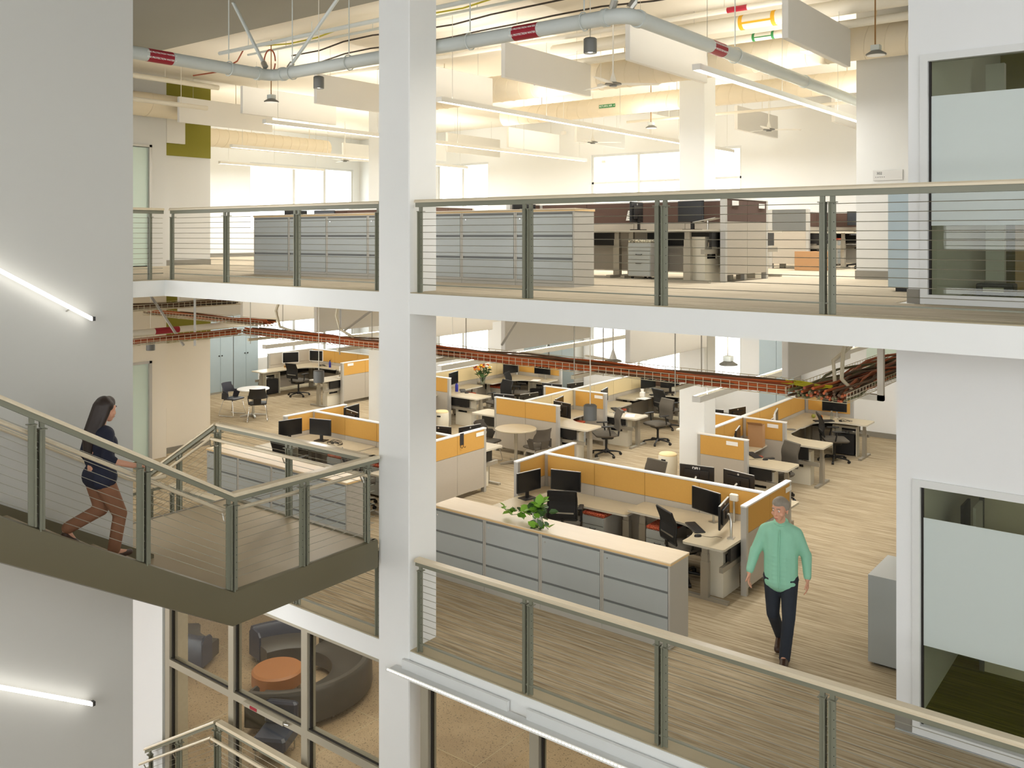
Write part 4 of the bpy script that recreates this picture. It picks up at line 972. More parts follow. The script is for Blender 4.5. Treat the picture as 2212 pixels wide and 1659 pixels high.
def flat_tag(txt, w, h, m, loc, rot, label, size):
    r = empty('duct_label', label, 'label', loc); r.rotation_euler = rot
    MB().box(-w / 2, -.002, -h / 2, w / 2, 0, h / 2).obj('strip', m, r)
    me = text_mesh(txt, size, 'ink_white'); o = bpy.data.objects.new('lettering', me); COL.objects.link(o); o.parent = r; o.location = (0, -.0035, 0); o.rotation_euler = (PI / 2, 0, 0)
flat_tag('\u2190 SUPPLY AIR', .42, .075, 'tag_blue', (-9.55, 13.2, 7.57), (0, 0, 0), 'small blue SUPPLY AIR strip on the large duct', .06)
flat_tag('RETURN AIR \u2192', .42, .075, 'tag_green', (-10.55, 16.985, 7.66), (0, 0, 0), 'small green RETURN AIR strip on the slimmer duct', .06)
r = empty('air_grille', 'white box diffuser with square grille on the large supply duct', 'vent'); MB().box(-4.75, 12.95, 7.48, -4.35, 13.25, 7.75).obj('box', 'fixture', r)
for i in range(7):
    MB().box(-4.7 + i * .04, 12.944, 7.52, -4.685 + i * .04, 12.95, 7.72).obj('slat', 'cabinet_dark', r)

# sprinkler main with red bands
PZ = 7.08
pm = empty('sprinkler_main', 'pale grey fire water main wrapping round the upper walkway ceiling with elbows', 'pipe')
def elbow(c, a, b, n=5):
    c, a, b = Vector(c), Vector(a), Vector(b); return [tuple((c + a) * (1 - t) ** 2 + c * 2 * t * (1 - t) + (c + b) * t * t) for t in [i / n for i in range(n + 1)]]
XA, YM, XB = -10.62, 8.07, -4.78
path = [(XA, 4.2, PZ)] + elbow((XA, YM, PZ), (0, -.2, 0), (.2, 0, 0)) + elbow((XB, YM, PZ), (-.2, 0, 0), (0, .2, 0)) + [(XB, 19.5, PZ)]
MB().tube(path, .083, 16).obj('pipe_run', 'pipe_grey', pm, True)
def ring(c, ax, r=.097, w=.05, m='pipe_grey', nm='coupling'):
    c = Vector(c); d = Vector(ax); MB().tube([c - d * w / 2, c + d * w / 2], r, 16).obj(nm, m, pm, True)
for c, ax in (((XA, YM - .25, PZ), (0, 1, 0)), ((XA + .25, YM, PZ), (1, 0, 0)), ((XB - .25, YM, PZ), (1, 0, 0)), ((XB, YM + .25, PZ), (0, 1, 0)), ((XB, 13.2, PZ), (0, 1, 0))): ring(c, ax)
for x, y, al in ((XA, 7.35, 0), (XA + .45, YM, 1), (-9.0, YM, 1), (-6.9, YM, 1), (-5.3, YM, 1), (XB, 10.75, 0)):
    h = MB().cyl((x, y, PZ + .12), (x, y, TOP), .008, 6).obj('hanger_rod', 'pipe_grey', pm)
    MB().tube([(x + (.1 * math.sin(t) if not al else 0), y + (.1 * math.sin(t) if al == 0 and 0 else 0) + (.1 * math.sin(t) if al else 0), PZ + .1 * math.cos(t)) for t in [2 * PI * k / 12 for k in range(12)]], .008, 6, True).obj('hanger_loop', 'pipe_grey', h)
for p, q in (((XA + .05, YM - .15, PZ + .1), (XA - .8, YM - .1, TOP)), ((XA + .25, YM + .1, PZ + .1), (XA + 1.2, YM + .35, TOP)), ((XB - .2, YM + .05, PZ + .1), (XB + .35, YM - .15, TOP)), ((XB - .05, YM + .15, PZ + .1), (XB + .55, YM + .65, TOP))):
    MB().tube([p, q], .025, 8).obj('brace', 'pipe_grey', pm, True)
    MB().cyl(Vector(p), Vector(p) + (Vector(q) - Vector(p)).normalized() * .09, .04, 8).obj('brace_clamp', 'steel', pm)
def wrap_text(txt, size, c, ax, phi0, rad, name='lettering', parent=None, m='ink_white'):
    me = text_mesh(txt, size, m, True); ax = Vector(ax)
    up = Vector((0, 0, 1)); n = ax.cross(up)          # phi 0 faces n
    for v in me.vertices:
        a = phi0 + v.co.y / rad; v.co = Vector(c) + ax * v.co.x + (n * math.cos(a) + up * math.sin(a)) * (rad + v.co.z)
    o = bpy.data.objects.new(name, me); COL.objects.link(o); o.parent = parent
for c, ax, lab in (((XA, 6.32, PZ), (0, 1, 0), 'red FIRE PROTECTION WATER band on the pipe next to the stair wall'), ((-6.06, YM, PZ), (1, 0, 0), 'red FIRE PROTECTION WATER band on the pipe right of the white column'), ((XB, 10.2, PZ), (0, 1, 0), 'dark red FIRE PROTECTION WATER band on the pipe past the corner elbow')):
    r = empty('pipe_band', lab, 'label'); d = Vector(ax); c = Vector(c)
    MB().tube([c - d * .17, c + d * .17], .0845, 20).obj('sleeve', 'tag_red', r, True)
    for ph in (.35, -.45): wrap_text('FIRE PROTECTION WATER \u2192', .031, c, ax, ph, .0855, parent=r)
# other overhead pipes and conduits
def pipe(pts, rad, m, label, cat='pipe', seg=10, clips=0):
    r = empty('ceiling_pipe' if cat == 'pipe' else cat.replace(' ', '_'), label, cat); MB().tube(pts, rad, seg).obj('run', m, r, True)
    a, b = Vector(pts[0]), Vector(pts[-1])
    for i in range(clips):
        p = a.lerp(b, (i + .5) / clips); MB().cyl((p.x, p.y, p.z), (p.x, p.y, TOP if p.z > L3 else L3 - .27), .006, 5).obj('hanger_rod', m, r)
    return r
pipe([(-14, 12.0, 8.0), (3, 12.0, 8.0)], .04, 'pipe_white', 'slim white pipe with red tag above the front baffles', clips=5)
pipe([(-9, 12.75, 7.98), (3, 12.75, 7.98)], .11, 'pipe_white', 'thick white insulated pipe with yellow arrow bands', clips=3)
pipe([(-9, 12.95, 7.78), (3, 12.95, 7.78)], .06, 'pipe_white', 'white insulated pipe with green arrow bands', clips=3)
pipe([(-14, 9.5, 8.05), (-5.6, 9.5, 8.05)], .035, 'pipe_grey', 'slim grey conduit pipe running above the walkway main', clips=5)
pipe([(-14, 10.1, 8.12), (-3, 10.1, 8.12)], .022, 'pipe_grey', 'thin grey conduit above the front baffles', clips=5)
pipe([(-15.9, 8.2, 7.35), (-15.9, 10.5, 7.35)], .045, 'pipe_white', 'short white branch pipe ending at the left front baffle', clips=2)
pipe([(-17.0, 6.5, 8.0), (-17.0, 11.5, 8.0)], .055, 'pipe_white', 'white pipe above the entry wall duct', clips=2)
pipe([(-11, 18.6, 7.5), (-4.3, 18.6, 7.5)], .03, 'pipe_white', 'slim white pipe behind the return duct', clips=3)
for i, (y, m) in enumerate(((9.9, 'wire_yellow'), (10.6, 'wire_dark'), (11.3, 'wire_dark'))):
    pts = [(-13.5 + k * .8, y + .12 * math.sin(k * 1.3 + i), 8.18 - .05 * abs(math.sin(k * .9 + i))) for k in range(14)]
    pipe(pts, .014, m, ['yellow cable strung under the upper ceiling', 'dark cable strung under the upper ceiling above the front baffles', 'dark cable strung under the upper ceiling behind the slim pipe'][i], 'ceiling cable', 6)
pipe([(-5.2 + k * .35, 9.3 + k * .38, 8.2 - .03 * (k % 2)) for k in range(7)], .014, 'wire_dark', 'dark cable crossing diagonally by the corner elbow', 'ceiling cable', 6)
pipe([(-13.4, 9.6, 8.1), (-13.9, 9.8, 7.95), (-14.6, 9.9, 7.85), (-15.6, 10.0, 7.9)], .014, 'cable_rust', 'rust coloured cable loop on the upper left ceiling', 'ceiling cable', 6)
pipe([(-13.1 + .16 * math.cos(t), 9.9, 7.85 + .22 * math.sin(t)) for t in [2 * PI * k / 18 * .97 for k in range(19)]], .013, 'cable_rust', 'coiled rust coloured cable hanging under the upper ceiling', 'ceiling cable', 6)
r = empty('pipe_arrow_tag', 'yellow flow arrow tag round the thick white insulated pipe', 'label')
for x in (-5.55, -5.05): MB().tube([(x - .03, 12.75, 7.98), (x + .03, 12.75, 7.98)], .1115, 18).obj('band', 'tag_yellow', r, True)
MB().box(-5.55, 12.638, 7.93, -5.05, 12.64, 7.96).obj('strip', 'tag_yellow', r)
r = empty('pipe_arrow_tag', 'green flow arrow tag round the white insulated pipe', 'label')
for x in (-5.45, -5.15): MB().tube([(x - .02, 12.95, 7.78), (x + .02, 12.95, 7.78)], .0615, 14).obj('band', 'tag_green', r, True)
MB().box(-5.45, 12.888, 7.755, -5.15, 12.89, 7.77).obj('strip', 'tag_green', r)
r = empty('pipe_arrow_tag', 'small red tag on the slim white pipe above the baffles', 'label'); MB().tube([(-5.45, 12.0, 8.0), (-5.15, 12.0, 8.0)], .0415, 12).obj('band', 'tag_red', r, True)

# pendants, disc lamps, fans
PEND = Proto('cylinder_pendant', 'pendant lamp')
PEND.part('shade', MB().lathe([(.06, 0.03), (.062, 0), (.074, 0), (.075, .01), (.075, .16), (.06, .172), (.01, .175)], seg=24), 'lamp_grey', smooth=True, ang=.5)
PEND.part('bulb', MB().lathe([(.03, .012), (.045, .022), (.03, .03)], seg=14), 'led_warm', smooth=True)
for x, y, z, ceil, lab in ((-5.54, 8.56, 6.85, TOP, 'grey cylinder pendant hanging below the fire pipe right of the column, upper floor'), (-10.0, 8.4, 6.88, TOP, 'grey cylinder pendant hanging left of the column, upper floor'),
                           (-5.54, 8.56, 2.72, L3 - .27, 'grey cylinder pendant hanging over the middle walkway right of the column'), (-10.0, 8.4, 2.72, L3 - .27, 'grey cylinder pendant hanging over the middle walkway left of the column'), (-14.9, 8.7, 2.76, L3 - .27, 'grey cylinder pendant hanging by the cream entry wall')):
    p = PEND.place((x, y, z), 0, lab); MB().tube([(0, 0, .17), (0, 0, ceil - z)], .006, 6).obj('cord', 'pipe_white', p)
    MB().lathe([(.05, ceil - z - .03), (.06, ceil - z)], seg=14).obj('canopy', 'lamp_dark', p, True)
    area('pendant_light', (0, 0, -.004), .1, .1, 26 if z > L3 else 12, (1, .94, .84), parent=p)
DISC = Proto('disc_lamp', 'lamp')
DISC.part('housing', MB().box(-.055, -.055, .06, .055, .055, .13), 'pipe_grey'); DISC.part('reflector', MB().lathe([(.06, .06), (.125, .02), (.13, .008), (.12, .0)], seg=24), 'lamp_grey', smooth=True); DISC.part('lens', MB().lathe([(.115, -.002), (.1, .004)], seg=24), 'white_plastic')
for x, y, z, ceil, lab in ((-13.1, 9.94, 7.15, TOP, 'disc lamp on brown conduit under the pipe elbow near the stair wall'), (-3.47, 12.2, 7.15, TOP, 'disc lamp on brown conduit beside the upper grey wall'), (-5.3, 11.7, 3.0, L3 - .27, 'white disc lamp hanging in front of the window on the middle floor'), (-9.9, 17.8, 7.2, TOP, 'disc lamp hanging beyond the return duct')):
    p = DISC.place((x, y, z), 0, lab); MB().tube([(-.01, 0, .13), (-.01, 0, ceil - z)], .01, 6).obj('conduit', 'conduit' if z > L3 else 'fixture', p)
FAN = Proto('ceiling_fan', 'fan')
FAN.part('hub', MB().lathe([(.02, -.02), (.055, -.018), (.06, 0), (.13, .012), (.12, .03), (.05, .05)], seg=20), 'lamp_grey', smooth=True)
FAN.part('cone', MB().lathe([(.06, .045), (.02, .17), (.012, .2)], seg=14), 'fixture', smooth=True)
for i in range(3):
    a = i * 2 * PI / 3 + .4; c, s = math.cos(a), math.sin(a)
    FAN.part('blade', MB().loft([[(c * q - s * w, s * q + c * w, .012), (c * q + s * w, s * q - c * w, .024), (c * q + s * w, s * q - c * w, .029), (c * q - s * w, s * q + c * w, .017)] for q, w in ((.1, .045), (.3, .07), (.55, .06), (.7, .03))]), 'fixture')
for x, y, z, ceil, lab in ((-7.1, 11.6, 7.05, TOP, 'ceiling fan beyond the cylinder pendant on the upper floor'), (-7.5, 18.6, 7.05, TOP, 'ceiling fan right of the inner column on the upper floor'), (-11.9, 18.5, 7.05, TOP, 'ceiling fan left of the inner column on the upper floor'), (-20.7, 18.4, 7.05, TOP, 'ceiling fan by the far left upper windows'), (-7.1, 11.6, 2.9, L3 - .27, 'ceiling fan above the front desk group on the middle floor')):
    p = FAN.place((x, y, z), .3, lab); MB().cyl((0, 0, .18), (0, 0, ceil - z), .012, 8).obj('downrod', 'fixture', p)
for x, y, z in ((-10.9, 15.8, 6.95), (-8.2, 13.0, 7.3), (-12.9, 20.6, 6.75)):
    r = empty('ceiling_sensor', 'small white sensor box hanging on a rod beneath the upper floor ducts', 'sensor', (x, y, z), group='ceiling sensors'); MB().rbox(-.05, -.04, 0, .05, .04, .07, .008).obj('case', 'fixture', r); MB().cyl((0, 0, .07), (0, 0, TOP - z), .004, 5).obj('rod', 'fixture', r)

# ------------------------------------------------------------------ cable trays on the middle floor
def basket(x0, y0, x1, y1, z, h, pitch, label, cables, m='basket_wire', wig=.05):
    alongx = abs(x1 - x0) > abs(y1 - y0) if (cables and cables[0] == 'x') else False
    r = empty('cable_tray', label, 'cable tray'); b = MB(); wr = .0035
    la, lb = (x0, x1) if alongx else (y0, y1); wa, wb = (y0, y1) if alongx else (x0, x1)
    P = (lambda a, c, zz: (a, c, zz)) if alongx else (lambda a, c, zz: (c, a, zz))
    n = int(abs(lb - la) / pitch)
    for i in range(n + 1):
        a = la + (lb - la) * i / n; b.tube([P(a, wa, z + h), P(a, wa, z), P(a, wb, z), P(a, wb, z + h)], wr, 4)
    for c, zz in ((wa, z + h), (wa, z + h * .55), (wb, z + h), (wb, z + h * .55)) + tuple((wa + (wb - wa) * q / 4, z) for q in range(5)):
        b.tube([P(la, c, zz), P(lb, c, zz)], wr, 4)
    b.obj('wire_basket', m, r)
    ms, cnt = cables[1], cables[2]
    for i in range(cnt):
        c = wa + (wb - wa) * (.1 + .8 * R.random()); zz = z + .02 + R.random() * h * .8; ph = R.random() * 6
        k = max(6, int(abs(lb - la) / .45)); sp = (wb - wa) * wig * 1.6
        MB().tube([P(la + (lb - la) * q / k, min(max(c + sp * math.sin(ph + q * .8), min(wa, wb) + .02), max(wa, wb) - .02), zz + .018 * math.sin(ph * 2 + q * 1.1)) for q in range(k + 1)], .011 + .005 * R.random(), 6).obj('cable', R.choice(ms), r, True)
    return r
OR = ['cable_orange', 'cable_orange', 'cable_rust', 'cable_brown']
basket(-12.4, 8.78, -3.36, 9.26, 3.2, .095, .1, 'wire basket tray full of orange cables along the middle walkway', ('x', OR, 34), wig=.08)
basket(-3.34, 8.7, -2.74, 12.0, 3.2, .095, .1, 'wide wire basket tray overflowing with brown and orange cables by the lower glass room', ('y', OR + ['cable_brown', 'cable_olive', 'cable_olive'], 46), wig=.12)
basket(-12.65, 4.5, -12.3, 8.75, 3.2, .095, .1, 'wire basket tray with brown cables crossing past the cream entry wall', ('y', OR + ['cable_brown'], 14))
basket(-13.6, 5.5, -13.2, 9.4, 3.62, .095, .1, 'upper wire basket tray with dark cables tucked under the slab', ('y', ['cable_brown', 'wire_dark'], 12))
basket(-16.2, 9.3, -12.5, 9.6, 3.28, .09, .1, 'wire basket tray with rust cables reaching towards the cream wall', ('x', OR, 10))
r = empty('spare_cable_bundle', 'bright yellow cable bundle lying in the wide tray bend', 'cable')
for i in range(7): MB().tube([(-3.5 + .05 * math.sin(i) + .5 * (t / 6), 8.98 + .018 * i - .08 * (t / 6), 3.285 + .01 * (i % 3) + .008 * math.sin(t + i)) for t in range(7)], .009, 6).obj('strand', 'cable_yellow', r, True)
for i, (x, z) in enumerate(((-12.0, 3.18), (-9.9, 3.18), (-8.05, 3.18), (-5.85, 3.18), (-4.55, 3.18))):
    r = empty('tray_hanger', 'threaded rod and strut bracket carrying the walkway cable tray', 'bracket', group='walkway tray hangers')
    MB().box(x - .02, 8.66, z - .045, x + .02, 9.36, z - .004).obj('strut', 'basket_wire', r)
    for y in (8.7, 9.33): MB().cyl((x, y, z - .09), (x, y, L3 - .27), .007, 6).obj('rod', 'leg_silver', r)
r = empty('tray_post', 'square post with bracket holding the wide cable tray by the lower glass room', 'bracket'); MB().box(-2.72, 9.6, 3.1, -2.66, 9.66, L3 - .27).obj('post', 'pipe_white', r); MB().box(-3.4, 9.6, 3.1, -2.66, 9.66, 3.16).obj('arm', 'pipe_white', r)
for i, p in enumerate((((-12.9, 8.1, 3.05), (-13.3, 7.75, 3.87)), ((-12.75, 8.2, 3.05), (-12.75, 8.2, 3.87)), ((-11.25, 9.9, 3.25), (-11.25, 9.9, 3.87)), ((-11.2, 9.95, 3.25), (-10.1, 9.95, 3.87)), ((-4.9, 12.8, 2.9), (-4.6, 12.8, 3.87)), ((-8.2, 10.3, 3.2), (-7.7, 10.3, 3.87)))):
    r = empty('ceiling_strut', 'painted channel strut bracing overhead services on the middle floor', 'strut', group='middle floor struts'); MB().tube(p, .022, 4).obj('channel', 'trim_silver', r)
for i, pts in enumerate(([(-11.6, 9.0, 3.87), (-11.75, 9.0, 3.6), (-11.65, 9.0, 3.36), (-11.2, 9.0, 3.28), (-10.8, 9.05, 3.26)], [(-10.3, 9.05, 3.87), (-10.38, 9.05, 3.6), (-10.3, 9.05, 3.4), (-10.0, 9.05, 3.3)], [(-2.95, 9.5, 3.87), (-3.0, 9.4, 3.6), (-2.95, 9.2, 3.35), (-2.8, 9.1, 3.25)], [(-2.78, 9.55, 3.87), (-2.9, 9.5, 3.7), (-3.1, 9.4, 3.5), (-3.05, 9.3, 3.3)])):
    r = empty('drop_conduit', 'flexible conduit dropping from the slab into the walkway cable tray', 'conduit', group='tray drop conduits'); MB().tube(pts, .02, 8).obj('hose', 'basket_wire', r, True)
pipe([(-14.1, 5.5, 3.18), (-14.1, 10.8, 3.18)], .055, 'pipe_white', 'pale pipe with red band under the slab near the cream wall')
r = empty('pipe_band', 'red and white band on the pale pipe under the slab near the cream wall', 'label'); MB().tube([(-14.1, 8.3, 3.18), (-14.1, 8.75, 3.18)], .0565, 14).obj('sleeve', 'tag_red', r, True)
pipe([(-4.2, 9.7, 3.78), (1.5, 9.7, 3.78)], .06, 'pipe_white', 'white pipe with red band hugging the slab by the lower glass room')
r = empty('pipe_band', 'dark red band on the pipe hugging the slab beside the wide cable tray', 'label'); MB().tube([(-2.95, 9.7, 3.78), (-2.5, 9.7, 3.78)], .0615, 14).obj('sleeve', 'tag_red', r, True)

# ledge light under the middle slab edge
r = empty('ledge_light', 'white light shelf bracketed under the middle slab edge with glowing dotted strip', 'light')
MB().box(-7.52, 7.3, -.22, 2.2, 7.47, -.205).obj('shelf', 'frame_white', r); MB().box(-7.52, 7.3, -.205, 2.2, 7.31, -.17).obj('lip', 'frame_white', r)
MB().box(-7.4, 7.44, -.205, -5.85, 7.48, -.1).obj('backplate', 'frame_white', r); MB().box(-5.6, 7.44, -.205, 2.2, 7.48, -.1).obj('backplate', 'frame_white', r)
bm_ = MB().box(-.012, -.004, -.004, .012, .004, .004).mesh('led_segment', 'led_dot')
for k in range(150):
    o = bpy.data.objects.new('led_segment', bm_); COL.objects.link(o); o.parent = r; o.location = (-7.48 + k * .04, 7.297, -.19)
# storefront of the lower floor
r = empty('window_20', None, None); r['kind'] = 'structure'
fr = MB()
for x in (-12.42, -10.82, -9.24, -7.12, -5.56, -4.0): MB().box(x - .06, 7.52, L1, x + .06, 7.66, -.255).obj('mullion', 'alu_frame', r); MB().box(x + .07, 7.56, L1 + .05, x + .085, 7.6, -.26).obj('gasket', 'gasket', r)
for a, b in ((-12.36, -10.88), (-10.76, -9.3), (-9.18, -7.84)):
    MB().box(a, 7.52, -1.66, b, 7.66, -1.56).obj('transom', 'alu_frame', r); MB().box(a, 7.55, -1.56, b, 7.57, -1.545).obj('gasket', 'gasket', r); MB().box(a, 7.52, -.3, b, 7.66, -.255).obj('head', 'alu_frame', r)
for a, b in ((-12.33, -10.88), (-10.73, -9.3), (-9.15, -7.84), (-7.03, -5.62), (-5.47, -4.06), (-3.91, 0)):
    MB().box(a, 7.575, L1 + .05, b, 7.583, -.26).obj('pane', 'glass', r)
r = empty('door_closer', 'slim metal window operator bar with a red label on the storefront transom', 'closer'); MB().box(-10.45, 7.46, -1.62, -9.6, 7.52, -1.56).obj('bar', 'alu_frame', r); MB().box(-10.3, 7.455, -1.61, -10.15, 7.46, -1.57).obj('red_label', 'tag_red', r); MB().cyl((-9.62, 7.48, -1.6), (-9.5, 7.48, -1.58), .012, 8).obj('pivot_arm', 'steel', r)
r = empty('timber_panel', 'pale timber side panel inside the lower storefront by the dark sofa', 'panel'); MB().box(-12.62, 7.72, L1, -12.5, 7.92, -.26).obj('board', 'maple', r)
r = empty('emergency_lamp', 'small ribbed lamp under the middle slab beside the column', 'lamp'); MB().lathe([(.05, 0), (.055, .03), (.05, .06), (.055, .09), (.05, .12)], -8.05, 7.9, -.4, 16).obj('globe', 'fixture', r, True); MB().box(-8.12, 7.82, -.28, -7.98, 7.98, -.25).obj('plate', 'fixture', r)
area('lobby_fill', (-13.5, 11.5, -.3), 6, 4, 190, (1, .92, .80))  # unseen fill lamps added under the slab to brighten the lobby
area('lobby_fill', (-5, 11.0, -.3), 8, 3, 190, (1, .92, .80))
area('office_fill', (.5, 11.2, TOP - .2), 2.5, 2.0, 22, (1, .93, .8)); area('office_fill', (.5, 11.2, L3 - .35), 2.5, 2.0, 16, (1, .93, .78))  # fill lamps added out of view inside both glass rooms

# ------------------------------------------------------------------ lower lobby furniture
def arc_sofa(label, c, r0, r1, a0, a1, m, mback):
    r = empty('curved_sofa', label, 'sofa', (c[0], c[1], L1)); n = 26
    def sweep(name, prof, mm):
        rings = []
        for i in range(n + 1):
            a = a0 + (a1 - a0) * i / n
            rings.append([(q * math.cos(a), q * math.sin(a), zz) for q, zz in prof])
        return MB().loft(rings).obj(name, mm, r, True, .8)
    sweep('seat', [(r0, .12), (r0 - .01, .4), (r0 + .03, .44), (r1 - .16, .45), (r1 - .16, .12)], m)
    sweep('backrest', [(r1 - .16, .12), (r1 - .17, .66), (r1 - .13, .72), (r1 - .04, .72), (r1, .66), (r1 + .01, .12)], mback)
    for i in range(4):
        a = a0 + (a1 - a0) * (.06 + .88 * i / 3); q = (r0 + r1) / 2 + .2
        MB().cyl((q * math.cos(a), q * math.sin(a), 0), (q * math.cos(a), q * math.sin(a), .13), .022, 8).obj('leg', 'steel', r)
    for a in (a0, a1):
        MB().loft([[(q * math.cos(a + e), q * math.sin(a + e), zz) for q, zz in ((r0 + .3, .12), (r0 + .3, .6), (r0 + .38, .68), (r1 - .1, .7), (r1, .6), (r1, .12))] for e in (-.015, .015)]).obj('end_panel', mback, r)
arc_sofa('dark curved lobby sofa wrapping round the orange ottoman, seen through the storefront', (-14.35, 11.3), .85, 1.62, -1.15, 1.9, 'leather_dark', 'leather_dark')
arc_sofa('navy curved lobby sofa behind the orange ottoman near the lobby wall', (-14.35, 11.3), .95, 1.72, 2.15, 2.95, 'leather_dark', 'leather_navy')
arc_sofa('grey curved sofa with pale piping by the timber panel in the lobby', (-16.95, 11.95), .8, 1.5, -2.4, -1.1, 'leather_dark', 'leather_navy')
o = empty('ottoman', 'round orange leather ottoman on slim legs in the lobby', 'ottoman', (-14.5, 11.15, L1)); MB().lathe([(.46, .17), (.5, .2), (.5, .42), (.46, .455), (.1, .46)], seg=36).obj('cushion', 'leather_orange', o, True, .6)
for i in range(4):
    a = i * PI / 2 + .5; MB().cyl((.38 * math.cos(a), .38 * math.sin(a), 0), (.38 * math.cos(a), .38 * math.sin(a), .18), .012, 8).obj('leg', 'steel', o)
o = empty('lounge_chair', 'navy armless lounge chair beside the curved sofa in the lobby', 'chair', (-12.75, 9.75, L1), .5); MB().rbox(-.3, -.3, .18, .3, .3, .42, .04).obj('seat', 'leather_navy', o); MB().rbox(-.3, .2, .4, .3, .34, .8, .04).obj('backrest', 'leather_navy', o)
for sx in (-1, 1):
    for sy in (-1, 1): MB().cyl((sx * .25, sy * .25, 0), (sx * .25, sy * .25, .19), .015, 8).obj('leg', 'steel', o)
# terrazzo joints
o = MB()
for y in (9.2, 11.6, 14.0): o.box(-20, y, L1, 4, y + .012, L1 + .0015)
for x in (-17, -14.6, -12.2, -9.8, -7.4, -5.0, -2.6): o.box(x, 7.7, L1, x + .012, 16, L1 + .0015)
struct('trim_30', o, 'curb')

# ------------------------------------------------------------------ people
def blob(name, caps, balls, voxel, m, parent=None, smooth=6, bones=None):
    b = MB()
    for p, q, r0, r1 in caps:
        p, q = Vector(p), Vector(q); L = (q - p).length; n = max(2, int(L / (min(r0, r1) * .4)) + 1)
        for i in range(n + 1):
            t = i / n; b.ball(p.lerp(q, t), r0 * (1 - t) + r1 * t, 10, 8)
    for c, r in balls: b.ball(c, r, 14, 10)
    me = bpy.data.meshes.new(name); me.from_pydata(b.v, [], b.f)
    bm = bmesh.new(); bm.from_mesh(me); bmesh.ops.recalc_face_normals(bm, faces=bm.faces); bm.to_mesh(me); bm.free()
    o = bpy.data.objects.new(name, me); COL.objects.link(o)
    rm = o.modifiers.new('r', 'REMESH'); rm.mode = 'VOXEL'; rm.voxel_size = voxel; rm.use_smooth_shade = True
    sm = o.modifiers.new('s', 'SMOOTH'); sm.iterations = smooth; sm.factor = .5
    dg = bpy.context.evaluated_depsgraph_get(); ev = bpy.data.meshes.new_from_object(o.evaluated_get(dg)); bpy.data.objects.remove(o)
    ev.materials.clear(); ev.materials.append(MATS[m]); ev.name = name
    ev.polygons.foreach_set('use_smooth', [True] * len(ev.polygons))
    n_ = bpy.data.objects.new(name, ev); COL.objects.link(n_)
    if parent: n_.parent = parent
    return n_
def hand(caps, wrist, d, side, curl=.3, up=(0, 0, 1), s=1.0):
    """palm and five fingers; d points along the hand, side towards the thumb, curl bends towards palm normal"""
    w = Vector(wrist); d = Vector(d).normalized(); sd = Vector(side); sd = (sd - d * sd.dot(d)).normalized(); nrm = d.cross(sd).normalized()
    for k in (-.022, 0, .022): caps.append((w + sd * k * s * .8, w + d * .085 * s + sd * k * s * 1.15, .016 * s, .014 * s))
    for k, ln in ((.033, .068), (.011, .078), (-.011, .072), (-.032, .055)):
        b0 = w + d * .088 * s + sd * k * s * 1.05; d1 = (d + nrm * curl).normalized(); d2 = (d + nrm * curl * 2.6).normalized()
        b1 = b0 + d1 * ln * .5 * s; caps.append((b0, b1, .0095 * s, .0085 * s)); caps.append((b1, b1 + d2 * ln * .55 * s, .0085 * s, .007 * s))
    t0 = w + d * .025 * s + sd * .03 * s; t1 = t0 + (d * .6 + sd * .8 + nrm * .2).normalized() * .045 * s
    caps.append((t0, t1, .0125 * s, .011 * s)); caps.append((t1, t1 + (d + sd * .25 + nrm * .35).normalized() * .038 * s, .0105 * s, .008 * s))
def head(balls, caps, c, s=1.0, yaw=0.0, pitch=0.0):
    """face towards local -Y turned by yaw; c = centre of the skull; returns a mapper"""
    M = Matrix.Translation(Vector(c)) @ Matrix.Rotation(yaw, 4, 'Z') @ Matrix.Rotation(pitch, 4, 'X')
    T = lambda x, y, z: tuple(M @ Vector((x * s, y * s, z * s)))
    for (p, r) in (((0, .01, .035), .082), ((0, .03, .03), .082), ((0, -.025, .02), .074), ((0, -.035, -.045), .06), ((0, -.055, -.085), .036), ((0, -.03, -.03), .066)): balls.append((T(*p), r * s))
    caps.append((T(0, -.092, .01), T(0, -.112, -.028), .010 * s, .014 * s))                        # nose
    for sx in (-1, 1):
        balls.append((T(sx * .012, -.104, -.03), .008 * s)); caps.append((T(sx * .05, -.075, .034), T(sx * .015, -.092, .036), .009 * s, .008 * s))   # brow
        caps.append((T(sx * .083, .012, .015), T(sx * .08, .006, -.03), .014 * s, .010 * s)); balls.append((T(sx * .05, -.06, -.03), .024 * s))       # ears, cheeks
    caps.append((T(-.02, -.096, -.062), T(.02, -.096, -.062), .008 * s, .008 * s)); caps.append((T(-.016, -.093, -.073), T(.016, -.093, -.073), .009 * s, .009 * s))
    return T
def face_parts(T, parent, s, hair):
    for sx in (-1, 1):
        e = MB().ball(T(sx * .032, -.086, .012), .0115 * s, 10, 8).obj('eye', 'eye_white', parent, True)
        MB().ball(T(sx * .032, -.0945, .012), .0055 * s, 8, 6).obj('iris', 'black_plastic', e, True)
        MB().tube([T(sx * .05, -.085, .036), T(sx * .033, -.097, .042), T(sx * .014, -.097, .038)], .0045 * s, 6).obj('eyebrow', hair, parent, True)
    MB().tube([T(-.022, -.101, -.067), T(0, -.106, -.067), T(.022, -.101, -.067)], [.003 * s, .006 * s, .003 * s], 6).obj('lips', 'lip', parent, True)

